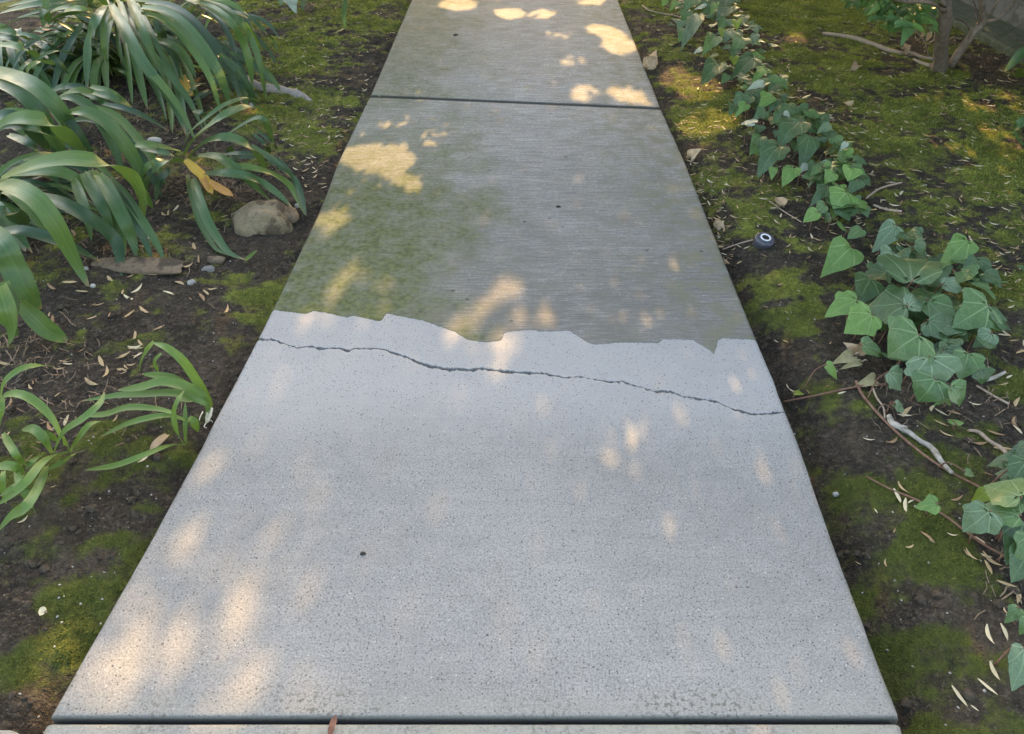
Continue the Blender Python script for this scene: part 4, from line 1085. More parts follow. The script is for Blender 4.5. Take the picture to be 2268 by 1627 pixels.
# grassy weeds at the lower left
def weed(name, fr, b, label, leaves, m='w'):
    e = plant(name, fr, b[0], b[1], label, 'weed')
    for pts, w in leaves: strap(leaf3(fr, pts), w*.66, MS[m], e, basew=0.45)
    return e
weed('grassy_weed', 'E', (400, 1010), 'spreading grassy weed with long blades at the far left', [
    ([(400, 990, .04), (480, 830, .12), (620, 730, .16), (740, 620, .17), (772, 535, .15)], .026), ([(520, 980, .03), (590, 870, .08), (660, 780, .1), (745, 750, .09)], .024),
    ([(455, 860, .1), (390, 730, .14), (280, 620, .16), (160, 555, .17), (40, 560, .14), (-30, 640, .1)], .028), ([(10, 570, .1), (40, 460, .14), (150, 370, .16), (280, 340, .15), (405, 348, .11)], .024),
    ([(390, 985, .04), (330, 880, .08), (250, 810, .09), (165, 812, .06)], .030), ([(500, 985, .04), (400, 1010, .08), (300, 1080, .1), (200, 1200, .1), (80, 1300, .08), (-20, 1370, .05)], .032),
    ([(350, 1080, .05), (300, 1230, .09), (200, 1380, .1), (90, 1450, .07), (-20, 1570, .03)], .038), ([(115, 1110, .07), (160, 1220, .09), (220, 1340, .06), (268, 1440, .01)], .024),
    ([(-20, 1085, .08), (90, 1085, .09), (180, 1130, .06)], .03), ([(30, 1120, .09), (22, 1200, .08), (45, 1365, .02)], .026), ([(25, 840, .05), (80, 930, .1), (130, 1010, .1), (195, 1075, .04)], .024),
    ([(560, 992, .03), (470, 1050, .05), (345, 1115, .04)], .018), ([(470, 860, .1), (500, 940, .07), (520, 980, .04)], .018), ([(300, 830, .07), (360, 850, .08), (430, 900, .05)], .02), ([(20, 560, .1), (15, 680, .08), (5, 790, .03)], .024),
    ([(330, 1000, .05), (240, 1050, .08), (190, 1100, .06)], .028), ([(180, 1150, .07), (100, 1240, .09), (0, 1300, .06)], .02)])
weed('uprooted_weed', 'E', (1530, 745), 'uprooted blade weed lying with pale root against the path edge', [
    ([(1530, 745, .0), (1556, 650, .03), (1540, 590, .05), (1450, 440, .11), (1350, 300, .17), (1230, 205, .2), (1130, 170, .19)], .030), ([(1140, 168, .19), (1085, 240, .16), (1050, 310, .12), (1030, 390, .08)], .034),
    ([(1530, 740, .004), (1545, 620, .05), (1470, 540, .08), (1350, 490, .11), (1200, 460, .12), (1050, 500, .1), (870, 520, .06)], .034), ([(1530, 740, .004), (1540, 640, .05), (1450, 590, .07), (1300, 545, .09), (1100, 550, .07), (870, 560, .04), (600, 602, .02)], .028),
    ([(1400, 480, .08), (1250, 425, .1), (1050, 400, .09)], .026), ([(1195, 250, .1), (1148, 310, .08), (1172, 385, .05)], .018), ([(1480, 590, .06), (1380, 590, .07), (1300, 560, .06)], .024)])
weed('grass_seedling', 'E', (1370, 925), 'small three-bladed grass seedling near the path edge', [
    ([(1365, 925, .0), (1310, 820, .06), (1290, 700, .1), (1310, 610, .13), (1362, 522, .13)], .020), ([(1378, 915, .0), (1372, 780, .05), (1370, 610, .08)], .016),
    ([(1395, 755, .05), (1250, 710, .09), (1050, 740, .1), (900, 790, .06), (745, 865, .01)], .022), ([(1290, 690, .1), (1150, 660, .1), (950, 650, .09), (780, 700, .06), (595, 708, .02)], .024),
    ([(1370, 925, .0), (1250, 935, .05), (1050, 1010, .07), (850, 1080, .05), (625, 1112, .008)], .021), ([(1400, 720, .05), (1440, 760, .04), (1460, 830, .01)], .028)])
M_ROOT = mat_plain('pale_root', (0.62, 0.55, 0.42), (0.75, 0.7, 0.6), 90, 0.7)
for o_ in [o for o in COL.objects if o.name.startswith('uprooted_weed')]:
    V, Fc = tube([at(*px('E', 1530, 755), .0), at(*px('E', 1545, 700), .02), at(*px('E', 1553, 650), .035)], [.004, .0065, .006])
    adopt(mesh_obj('root', V, Fc, M_ROOT), o_)
    for a in (((1535, 750), (1560, 745), (1575, 760)), ((1530, 755), (1510, 790), (1530, 800)), ((1500, 680), (1480, 720), (1475, 745))):
        V, Fc = tube([on_ground('E', *q, dz=.004) for q in a], [.0016, .0013, .0008], 5)
        adopt(mesh_obj('rootlet', V, Fc, M_ROOT), o_)
# blades at the right edge, by the shrub
e = plant('lily_clump', 'V', 2300, 190, 'lily blades reaching in at the right edge below the concrete wall', 'lily', 'strap-leaved lilies')
for pts, w, m in [([(2330, 90, .2), (2270, 115, .17), (2225, 160, .08)], .05, 'n'), ([(2330, 110, .2), (2275, 150, .12), (2250, 175, .03)], .045, 'l'), ([(2340, 240, .14), (2275, 265, .16), (2248, 290, .12), (2262, 320, .06), (2300, 330, .02)], .035, 'n')]:
    strap(leaf3('V', pts), w, MS[m], e)
# slips of leaf at the top, on the left bed
e = plant('grass_seedling', 'V', 762, 55, 'lone drooping blade at the top beside the farther slab', 'weed')
for pts, w, m in [([(765, 62, .0), (762, 40, .05), (765, 0, .12), (770, -30, .15)], .03, 'n'), ([(765, 62, .0), (755, 68, .01), (738, 75, .01)], .012, 'l')]:
    strap(leaf3('V', pts), w, MS[m], e)

# ------------------------------------------------------------------ ivy
IV = dict(d=mat_ivy('ivy_dark', (0.058, 0.118, 0.045), (0.16, 0.24, 0.12)), n=mat_ivy('ivy_green', (0.090, 0.175, 0.056), (0.21, 0.31, 0.14)),
          b=mat_ivy('ivy_bright', (0.14, 0.27, 0.066), (0.27, 0.40, 0.14), 0.22), g=mat_ivy('ivy_grey', (0.12, 0.195, 0.098), (0.26, 0.35, 0.21), 0.1, 0.35),
          y=mat_ivy('ivy_yellow', (0.26, 0.34, 0.045), (0.4, 0.46, 0.12), 0.3), p=mat_ivy('ivy_pale', (0.34, 0.40, 0.30), (0.5, 0.55, 0.42), 0.15, 0.4))
# half outline: (u, v) from petiole notch to tip
OUT = {5: [(0, .06), (.14, -.02), (.30, -.05), (.44, .02), (.52, .13), (.50, .25), (.60, .36), (.56, .46), (.40, .56), (.30, .72), (.14, .90), (0, 1.04)],
       3: [(0, .05), (.16, -.04), (.34, -.05), (.50, .06), (.62, .24), (.54, .36), (.40, .46), (.31, .60), (.22, .78), (.10, .93), (0, 1.03)],
       1: [(0, .05), (.15, -.03), (.31, -.01), (.44, .10), (.51, .26), (.47, .40), (.38, .54), (.29, .68), (.19, .82), (.08, .95), (0, 1.03)]}
def ivy_leaf(root, p, q, width, mat, kind=3, hint=(0, -0.35, 1), cup=0.10, fold=0.10, seed=0):
    rr = random.Random(seed)
    ax = q-p; L = ax.length; ax.normalize()
    n = Vector(hint); n = (n-ax*n.dot(ax)).normalized(); s = ax.cross(n)
    ow = 1.1 if kind != 1 else .92
    wv = rr.uniform(.7, 1.3); ph = rr.uniform(0, 6)
    def pt(u, v):
        uu = u/ow*width; 
        zz = -cup*L*(v-.35)**2*1.6 + fold*abs(uu) + 0.03*L*math.sin(v*9*wv+u*5+ph) - 0.10*abs(uu)*v
        return p + ax*(v*L) + s*uu + n*zz
    half = [(u*rr.uniform(.94, 1.06), v+rr.uniform(-.012, .012)) if 0 < i < len(OUT[kind])-1 else (u, v) for i, (u, v) in enumerate(OUT[kind])]
    V, UV, Fc = [], [], []
    mids = [(0, v) for v in (.06, .2, .35, .5, .65, .8, 1.03)]
    for u, v in mids: V.append(pt(u, v)); UV.append((u, v))
    nm = len(mids)
    for sg in (1, -1):
        st = len(V)
        hl = half if sg == 1 else [(u*rr.uniform(.95, 1.05), v) for u, v in half]
        for u, v in hl[1:-1]:                      # inner ring at 55 %, then rim
            V.append(pt(sg*u*.55, .35+(v-.35)*.62)); UV.append((sg*u*.55, .35+(v-.35)*.62))
        k = len(hl)-2
        for u, v in hl[1:-1]:
            V.append(pt(sg*u, v)); UV.append((sg*u, v))
        rim = [0]+[st+k+i for i in range(k)]+[nm-1]
        inn = [st+i for i in range(k)]
        def add(*f): Fc.append(f if sg == 1 else f[::-1])
        for i in range(k-1): add(inn[i], rim[i+1], rim[i+2], inn[i+1])
        add(0, rim[1], inn[0]); add(inn[k-1], rim[k], nm-1)
        # fan from the midrib to the inner ring
        vs2 = [UV[i][1] for i in inn]
        mi_ = 0
        for i in range(k-1):
            while mi_ < nm-1 and mids[mi_+1][1] <= (vs2[i]+vs2[i+1])/2+0.02:
                add(mi_, inn[i], mi_+1); mi_ += 1
            add(mi_, inn[i], inn[i+1])
        while mi_ < nm-1: add(mi_, inn[k-1], mi_+1); mi_ += 1
    o = mesh_obj('leaf', V, Fc, mat, None, True, UV)
    return adopt(o, root)
M_STEM = mat_plain('ivy_stem', (0.16, 0.075, 0.055), (0.24, 0.15, 0.10), 80, 0.7, 0.3, 0.3)
M_TWIG = mat_plain('twig', (0.33, 0.24, 0.18), (0.48, 0.38, 0.29), 120, 0.85, 0.2, 0.5)
M_STICK = mat_plain('bleached_stick', (0.25, 0.22, 0.18), (0.58, 0.54, 0.47), 55, 0.9, 0.15, 0.9)
def stem_to(root, a, r=.0016):
    """petiole from a leaf base down to the ground"""
    g = Vector((a.x+random.uniform(-.03, .03), a.y+random.uniform(0, .05), 0)); g.z = gz(g.x, g.y)
    V, Fc = tube([a, (a+g)*.5+Vector((random.uniform(-.012, .012), .012, .01)), g], [r, r, r*1.2], 5, 3)
    mesh_obj('petiole', V, Fc, M_STEM).parent = root
seedc = [0]
def ivy(label, fr, base, leaves, fillers=(), lift=0.0):
    e = plant('ivy', fr, base[0], base[1], label, 'ivy', 'ivy clumps along the right bed')
    for i, lf in enumerate(leaves):
        (bx, by, tx, ty, w, m), kind, zb, zt = lf[:6], (lf[6] if len(lf) > 6 else 3), (lf[7] if len(lf) > 7 else .10), (lf[8] if len(lf) > 8 else .07)
        p = at(*px(fr, bx, by), zb+lift); q = at(*px(fr, tx, ty), zt+lift)
        wm = w/FR[fr][2]/px_per_m(px(fr, tx, ty)[1])*1.16
        seedc[0] += 1
        kind = {1: random.choice((1, 1, 1, 3)), 3: random.choice((3, 1, 5)), 5: 5}[kind]
        lo_ = ivy_leaf(e, p, q, wm, IV[m], kind, hint=(random.uniform(-.25, .25), random.uniform(-.7, -.2), 1), cup=random.uniform(.1, .42), fold=random.uniform(.0, .34), seed=seedc[0])
        stem_to(lo_, p)
    for (cx, cy, sx, sy, n, mats, L) in fillers:
        for _ in range(int(n*3)):
            X, Yv = px(fr, random.gauss(cx, sx), random.gauss(cy, sy))
            g = at(X, Yv, 0); zb = random.uniform(.03, .095); g.z = gz(g.x, g.y)
            a = random.uniform(0, 6.28); l = 1.25*L*random.uniform(.65, 1.1)
            p = g+Vector((0, 0, zb)); q = p+Vector((math.cos(a)*l, math.sin(a)*l*.9-.2*l, random.uniform(-.35, .05)*l))
            q.z = max(q.z, g.z+.012)
            seedc[0] += 1
            ivy_leaf(e, p, q, l*random.uniform(.8, 1.0), IV[random.choice(mats)], random.choice((3, 1, 5)), hint=(random.uniform(-.4, .4), random.uniform(-.5, .1), 1), cup=.2, fold=.15, seed=seedc[0])
    return e
ivy('large-leaved ivy clump below the sprinkler cap on the right', 'I', (1450, 1250), [
    (1485, 705, 1395, 470, 290, 'd', 3, .16, .15), (1440, 880, 1140, 890, 290, 'd', 3, .12, .09), (1535, 1090, 1310, 1240, 310, 'n', 5, .13, .08), (2025, 885, 1785, 1030, 270, 'n', 3, .12, .09), (1600, 1250, 1635, 1500, 310, 'g', 5, .11, .05),
    (1065, 460, 875, 635, 200, 'b', 1, .09, .06), (1180, 690, 1105, 865, 180, 'd', 3, .10, .07), (1370, 315, 1205, 500, 120, 'g', 3, .10, .06), (1885, 415, 1700, 600, 150, 'b', 1, .10, .06), (1095, 845, 865, 955, 160, 'b', 3, .09, .06),
    (1200, 950, 1005, 1080, 200, 'b', 3, .10, .07), (1310, 1360, 1405, 1490, 160, 'g', 5, .08, .04), (868, 1308, 965, 1405, 95, 'b', 1, .06, .03), (1650, 1410, 1530, 1575, 240, 'n', 1, .08, .03), (1750, 1465, 1860, 1600, 160, 'n', 1, .07, .03),
    (1590, 850, 1760, 1050, 180, 'n', 1, .10, .07), (1590, 990, 1745, 1130, 200, 'd', 3, .09, .06), (2045, 1085, 1910, 1190, 120, 'g', 3, .10, .06), (1880, 1220, 1820, 1410, 190, 'n', 5, .09, .04), (1345, 515, 1225, 610, 130, 'g', 1, .09, .06),
    (1500, 455, 1600, 520, 100, 'd', 3, .11, .08), (1555, 695, 1700, 605, 80, 'p', 1, .11, .10), (1700, 735, 1870, 770, 100, 'g', 3, .1, .08), (1125, 345, 1020, 410, 90, 'n', 1, .06, .04), (1450, 890, 1560, 830, 110, 'g', 1, .12, .11), (1250, 640, 1340, 720, 130, 'd', 1, .07, .05), (1700, 1200, 1780, 1330, 190, 'd', 3, .08, .05),
    (1200, 1000, 1330, 1040, 120, 'n', 1, .06, .04), (1120, 1170, 1290, 1230, 150, 'n', 1, .06, .04), (1960, 1340, 1990, 1450, 120, 'd', 1, .05, .02), (1360, 1590, 1410, 1640, 80, 'g', 1, .04, .02)],
    [(1500, 980, 160, 180, 14, 'ddn', .06), (1750, 1150, 120, 120, 8, 'ddn', .055), (1450, 650, 120, 90, 6, 'dd', .05), (1850, 800, 70, 60, 4, 'dn', .045)])
ivy('bright ivy clump above the sprinkler cap on the right', 'K', (1650, 1350), [
    (1060, 200+1270, 880, 1790, 0, 'b')[:0] or (1790, 1420, 1610, 1640, 330, 'b', 1, .11, .07), (1880, 1075, 1815, 1260, 210, 'b', 1, .13, .10), (1625, 1145, 1475, 1280, 170, 'b', 1, .11, .08), (1640, 1295, 1765, 1410, 170, 'b', 1, .12, .08), (1965, 1245, 1825, 1440, 190, 'd', 3, .10, .07), (1545, 1335, 1290, 1590, 180, 'd', 1, .09, .05),
    (1545, 975, 1260, 1290, 150, 'g', 1, .10, .05), (1060, 1055, 890, 1310, 200, 'b', 1, .08, .04), (1265, 1035, 1080, 1150, 110, 'p', 1, .07, .05), (1795, 715, 1675, 890, 70, 'p', 1, .10, .06), (1700, 880, 1830, 1010, 170, 'n', 1, .11, .08), (1480, 1040, 1600, 1130, 140, 'b', 1, .1, .08), (760, 1060, 735, 1230, 100, 'b', 1, .06, .03), (800, 1050, 830, 1120, 70, 'n', 1, .05, .03),
    (1500, 1600, 1330, 1720, 170, 'n', 1, .07, .04), (1390, 1700, 1180, 1840, 170, 'b', 3, .07, .04), (1560, 1760, 1460, 1860, 130, 'd', 1, .06, .03), (1900, 1500, 1960, 1640, 160, 'd', 1, .08, .05)],
    [(1700, 1250, 150, 130, 12, 'nbd', .05), (1450, 1450, 100, 100, 5, 'dn', .05), (1750, 1850, 150, 110, 6, 'ndb', .05)])
ivy('dark ivy clump spreading halfway up the right bed', 'K', (950, 700), [
    (870, 735, 545, 1110, 320, 'd', 3, .11, .05), (620, 645, 445, 860, 210, 'n', 1, .09, .06), (1140, 400, 845, 690, 340, 'd', 1, .13, .09), (1280, 590, 1185, 1000, 250, 'd', 1, .11, .05), (1565, 465, 1365, 570, 130, 'g', 1, .10, .07), (645, 265, 465, 390, 160, 'd', 1, .10, .07), (505, 440, 275, 420, 120, 'p', 1, .09, .06),
    (1015, 205, 805, 360, 200, 'd', 1, .12, .09), (1120, 190, 1240, 340, 200, 'd', 1, .12, .09), (745, 50, 555, 205, 160, 'b', 1, .12, .09), (800, 90, 720, 255, 140, 'd', 1, .11, .08), (385, 160, 215, 340, 120, 'b', 1, .09, .05), (455, 50, 235, 205, 180, 'd', 1, .10, .06), (1250, 250, 1335, 430, 170, 'n', 1, .11, .08), (1610, 640, 1710, 800, 170, 'n', 1, .09, .06),
    (700, 660, 560, 860, 190, 'd', 1, .09, .06), (900, 300, 1000, 350, 90, 'p', 1, .11, .10), (570, 470, 540, 590, 130, 'd', 1, .07, .04), (1100, 700, 1060, 850, 150, 'n', 1, .07, .04), (1420, 640, 1400, 800, 160, 'd', 1, .08, .04), (830, 560, 770, 640, 120, 'd', 1, .06, .04), (1350, 360, 1420, 430, 110, 'n', 1, .1, .08)],
    [(900, 500, 260, 220, 14, 'ddn', .05), (1350, 700, 120, 120, 6, 'ddn', .045), (450, 150, 100, 90, 5, 'dnb', .045)])
ivy('loose upper ivy clump with yellow-green leaves on the right bed', 'T', (1330, 850), [
    (1125, 875, 880, 1170, 230, 'd', 3, .10, .05), (1645, 795, 1325, 1070, 240, 'd', 1, .11, .07), (1805, 955, 1600, 1120, 170, 'b', 3, .10, .07), (1085, 495, 925, 710, 190, 'n', 1, .12, .08), (1475, 495, 1325, 740, 220, 'n', 1, .12, .08), (1305, 445, 1195, 580, 130, 'g', 1, .12, .09), (1645, 475, 1600, 620, 100, 'g', 1, .12, .09), (1180, 400, 1160, 530, 100, 'y', 1, .11, .08), (1370, 270, 1375, 400, 110, 'y', 1, .13, .10),
    (1480, 230, 1440, 340, 120, 'd', 1, .12, .10), (1250, 1060, 1160, 1180, 110, 'n', 1, .06, .03), (1330, 800, 1340, 920, 120, 'y', 1, .06, .03), (880, 690, 750, 740, 90, 'p', 1, .08, .06), (1760, 1180, 1520, 1250, 100, 'p', 1, .1, .08), (1960, 1080, 1840, 1230, 150, 'n', 1, .1, .07), (1480, 1340, 1330, 1500, 160, 'd', 1, .1, .06), (1820, 1330, 1720, 1480, 150, 'b', 1, .11, .08), (1620, 1280, 1700, 1450, 190, 'd', 1, .1, .07), (1480, 1480, 1340, 1610, 140, 'b', 1, .08, .04)],
    [(1330, 600, 170, 110, 9, 'dng', .05), (1650, 1300, 120, 90, 8, 'dnd', .05), (1450, 950, 170, 110, 7, 'dnb', .05)])
ivy('dense ivy clump at the top right of the path', 'T', (850, 250), [
    (840, 180, 610, 610, 170, 'g', 1, .13, .05), (1295, 80, 1085, 270, 190, 'd', 1, .14, .10), (1000, 40, 900, 180, 170, 'd', 1, .14, .10), (1085, 40, 1010, 190, 90, 'b', 1, .14, .10), (660, 150, 600, 320, 130, 'n', 1, .11, .06), (600, 290, 540, 430, 100, 'g', 1, .09, .05), (760, -30, 640, 130, 190, 'n', 1, .14, .10), (540, 10, 430, 120, 110, 'b', 1, .10, .07), (360, 0, 320, 90, 90, 'b', 1, .08, .05), (1240, 250, 1130, 400, 150, 'n', 1, .11, .07), (930, 90, 760, 120, 90, 'p', 1, .13, .11), (640, 400, 560, 560, 130, 'n', 1, .08, .04), (1240, -40, 1180, 120, 170, 'd', 1, .14, .1)],
    [(850, 100, 180, 110, 22, 'dngn', .05), (650, 350, 70, 100, 6, 'ngd', .045), (1150, 150, 100, 100, 8, 'ddn', .05)])
ivy('broad ivy leaves overlapping at the lower right edge', 'J', (1000, 1150), [
    (1110, 770, 590, 590, 430, 'n', 5, .12, .09), (1100, 1020, 460, 900, 330, 'n', 5, .10, .07), (690, 960, 320, 1250, 420, 'g', 5, .10, .05), (1180, 280, 970, 570, 280, 'd', 3, .13, .10), (645, 695, 450, 840, 170, 'y', 3, .06, .04), (1150, 1080, 990, 1660, 430, 'd', 3, .08, .04), (1220, 1300, 1090, 1680, 340, 'n', 1, .08, .05), (340, 430, 490, 480, 110, 'n', 1, .03, .025)],
    [(1200, 700, 80, 200, 5, 'dd', .07)])
ivy('lone small ivy leaves on a runner over the lower right moss', 'G', (1540, 1140), [
    (1530, 1065, 1330, 1095, 130, 'b', 1, .05, .03), (1690, 390, 1640, 330, 110, 'b', 1, .02, .02), (1170, 250, 1230, 190, 90, 'g', 1, .03, .02)])
ivy('pale ivy leaf and shoots at the bottom right corner', 'R', (2230, 900), [
    (2230, 910, 2140, 1260, 230, 'g', 1, .06, .03), (2170, 570, 2060, 700, 110, 'n', 3, .05, .03), (2260, 60, 2130, 350, 230, 'd', 1, .06, .03), (2260, 660, 2190, 800, 120, 'n', 1, .05, .03)])
# a little rosette weed under the big ivy
e = plant('rosette_weed', 'G', 1580, 190, 'tiny star-shaped green seedling below the large ivy', 'weed')
for tx, ty in ((1500, 215), (1520, 145), (1600, 105), (1650, 150), (1640, 220), (1570, 160)):
    seedc[0] += 1
    ivy_leaf(e, at(*px('G', 1580, 165), .03), at(*px('G', tx, ty), .03), .014, IV['b'], 1, seed=seedc[0])
# runners
def runner(name, fr, pts, r, mat, label, cat, group=None, dz=.006):
    P = [on_ground(fr, *p, dz=dz) for p in pts]
    root = P[0]
    V, Fc = tube(P, r, 7, 5)
    o = mesh_obj(name, V, Fc, mat)
    return tag(o, label, cat, group)
runner('vine_stem', 'G', [(205, 190), (500, 130), (830, 60), (1080, 38)], [.0022, .0025, .0028, .003], M_STEM, 'reddish ivy runner reaching left to the path edge', 'stem')
runner('vine_stem', 'G', [(825, 10), (880, 130), (1060, 340), (1300, 560), (1560, 750), (1900, 930)], [.0035, .0035, .0032, .0028, .0025, .0025], M_STEM, 'long ivy runner passing beside the pale forked stick', 'stem')
runner('vine_stem', 'G', [(910, 830), (1120, 940), (1340, 1030), (1560, 1150), (1750, 1290), (1930, 1420), (2150, 1540)], [.0014, .002, .0022, .0022, .0025, .0025, .0025], M_STEM, 'lower ivy runner carrying one small heart-shaped leaf', 'stem')
runner('vine_stem', 'G', [(965, 60), (1000, 150), (1060, 240), (1070, 330)], .0022, M_TWIG, 'short brown stem joining the ivy runner under the ivy', 'stem')
st = runner('stick', 'G', [(1110, 310), (1130, 370), (1180, 400), (1270, 450), (1370, 520), (1460, 575), (1510, 630), (1570, 720), (1650, 800)], [.006, .0075, .008, .006, .0052, .006, .0068, .0055, .004], M_STICK, 'bleached crooked stick lying on moss at the lower right', 'stick')
V, Fc = tube([on_ground('G', 1180, 405, .008), on_ground('G', 1230, 405, .012), on_ground('G', 1265, 408, .014)], [.006, .0045, .003], 6)
fk = mesh_obj('fork', V, Fc, M_STICK); fk.parent = st
runner('stick', 'G', [(1790, 435), (1880, 450), (1960, 520), (2060, 580), (2120, 640), (2165, 690)], [.003, .0045, .004, .0045, .004, .003], M_TWIG, 'curved brown twig above the lower right ivy leaves', 'stick')
runner('root', 'N', [(30, 375), (230, 400), (420, 440), (560, 490), (700, 540), (870, 590), (1000, 590), (1130, 640), (1260, 665)], [.008, .012, .013, .014, .013, .011, .009, .009, .012], M_TWIG, 'pale surface root running across the moss to the shrub', 'root')
runner('root', 'N', [(1040, 660), (1120, 700), (1230, 740)], [.005, .008, .012], M_TWIG, 'short surface root at the foot of the shrub', 'root')
runner('stick', 'T', [(30, 80), (130, 150), (310, 195), (450, 215), (560, 245)], .004, M_TWIG, 'thin bent twig at the top right edge of the path', 'stick')
runner('stick', 'I', [(460, 150), (560, 220), (690, 300)], .0018, M_TWIG, 'thin straight twig on moss above the sprinkler cap', 'stick')
runner('stick', 'I', [(1200, 180), (1290, 210), (1400, 225)], .004, M_TWIG, 'short grey twig beside the bright ivy clump', 'stick')
runner('stick', 'I', [(1150, 130), (1250, 60), (1400, 20)], .0035, M_TWIG, 'slanting twig to the right of the bright ivy clump', 'stick')
runner('stick', 'I', [(2000, 1420), (2060, 1400), (2130, 1365)], [.005, .005, .004], M_STICK, 'stubby pale stick right of the large-leaved ivy', 'stick')
runner('stick', 'I', [(1930, 1460), (2050, 1530), (2160, 1590)], .0025, M_TWIG, 'thin twig below the stubby pale stick', 'stick')
runner('stick', 'I', [(130, 495), (240, 455), (350, 425)], .0022, M_TWIG, 'thin dark root leading from the path to the sprinkler cap', 'stick')
runner('root', 'V', [(540, 175), (575, 195), (620, 205), (655, 212), (690, 226)], [.02, .026, .03, .028, .010], mat_plain('grey_root', (0.27, 0.23, 0.20), (0.38, 0.34, 0.30), 60, 0.9, .2, .8), 'thick grey root surfacing in moss beside the lily clump', 'root', dz=-.004)
tw = [Vector((at(738, 1603).x, at(738, 1603).y, 0.004)), at(742, 1590, .012), at(740, 1582, .004)]
tw = [at(731, 1632, .000), at(735, 1612, .005), at(741, 1594, .006), at(744, 1583, .010)]
lf_ = strap(tw, .010, mat_plain('brown_bract', (0.17, 0.075, 0.05), (0.26, 0.13, 0.085), 120), empty('dry_bract', tw[0]), channel=.3)
tag(lf_.parent, 'reddish-brown bract lying across the bottom joint', 'bract')

# ------------------------------------------------------------------ dry leaves
M_DRY = mat_plain('dry_leaf', (0.40, 0.28, 0.17), (0.56, 0.43, 0.29), 70, 0.8, 0.2, 0.5, 0.12)
M_DRYG = mat_plain('olive_dry_leaf', (0.26, 0.24, 0.13), (0.36, 0.32, 0.18), 70, 0.75, 0.25, 0.5, 0.12)
def dry(fr, b, t, w, label, m=None, zb=.01, zt=.02, cup=.5):
    p = on_ground(fr, *b, dz=zb); q = on_ground(fr, *t, dz=zt)
    e = empty('dry_leaf', p); tag(e, label, 'dry leaf', 'fallen dry leaves')
    seedc[0] += 1
    ivy_leaf(e, p, q, w, m or M_DRY, 1, hint=(random.uniform(-.3, .3), -.6, 1), cup=cup, fold=.5, seed=seedc[0]).name = 'blade'
    V, Fc = tube([p, p+(p-q)*.12+Vector((0, 0, .004)), p+(p-q)*.25], [.0016, .0013, .001], 5, 3)
    adopt(mesh_obj('leaf_stalk', V, Fc, M_TWIG), e)
dry('V', (1432, 150), (1456, 122), .07, 'crumpled pale dry leaf against the top right path edge', zt=.05)
dry('V', (1440, 118), (1452, 128), .05, 'curled brown leaf behind the crumpled pale dry leaf', zt=.04)
dry('V', (1527, 350), (1548, 330), .045, 'upturned tan leaf by the right path edge above the bright ivy', zt=.045)
dry('V', (1585, 505), (1602, 490), .03, 'small tan leaf at the right path edge left of the sprinkler cap')
dry('V', (1578, 488), (1608, 498), .022, 'long pale curled leaf at the right path edge')
dry('V', (1733, 455), (1720, 435), .038, 'triangular pink-tan dry leaf on moss above the sprinkler cap', zt=.012, cup=.1)
dry('V', (1882, 234), (1870, 222), .04, 'small tan dry leaf on moss right of the dark ivy')
dry('I', (1070, 1230), (1010, 1150), .03, 'folded tan dry leaf left of the large ivy clump', zt=.05, zb=.03)
dry('I', (1070, 1240), (920, 1290), .03, 'arched olive dry leaf left of the large ivy clump', M_DRYG, .04, .03)
dry('I', (1120, 1290), (970, 1330), .018, 'narrow curled dry leaf under the arched olive one', M_DRYG, .03, .02)
dry('I', (1090, 1240), (1130, 1150), .028, 'second tan dry leaf folded upright by the large ivy clump', zb=.03, zt=.06)
dry('I', (1230, 1410), (1100, 1450), .03, 'dark olive dry leaf beneath the large ivy clump', M_DRYG)
dry('V', (100, 1356), (83, 1348), .014, 'tiny cream dry leaf on the lower left moss', M_HUSKP, zt=.008)
dry('V', (1905, 140), (1885, 155), .04, 'tan dry leaf lying on moss above the dark ivy')
dry('V', (1985, 30), (1975, 18), .05, 'grey dry leaf on the moss left of the shrub')
dry('I', (640, 1510), (705, 1520), .014, 'small yellow-green fallen leaf at the right path edge by the crack', IV['y'], zt=.008, cup=.1)
dry('V', (2010, 108), (2006, 92), .03, 'dangling grey dead leaf beside the shrub trunk', zb=.05, zt=.03)
for i, (bx, by, tx, ty) in enumerate(((2045, 70, 2038, 92), (2060, 72, 2052, 95), (2070, 76, 2066, 96))):
    dry('V', (bx, by), (tx, ty), .025, ('leftmost', 'middle', 'rightmost')[i] + ' of three withered brown leaves hanging left of the shrub trunk', zb=.10, zt=.05)
lf_ = strap([at(403, 168, .05), at(412, 190, .05), at(424, 214, .04)], .034, MS['y'], tag(empty('fallen_leaf', on_ground('V', 412, 195)), 'torn yellow strap leaf among the tall lily leaves', 'fallen leaf'), tipk=.2, basew=1.0, channel=.05)
lf_ = strap([at(98, 60, .10), at(104, 68, .1), at(92, 76, .09)], .04, MS['o'], tag(empty('fallen_leaf', on_ground('V', 98, 70)), 'small orange scrap of leaf at the top left', 'fallen leaf'), tipk=.3, basew=1.0)
strap([on_ground('E', 1240, 850, .01), on_ground('E', 1180, 900, .012), on_ground('E', 1110, 960, .01)], .02, M_DRY, tag(empty('dry_bract', on_ground('E', 1240, 850)), 'flat brown bract beside the grass seedling', 'bract'))

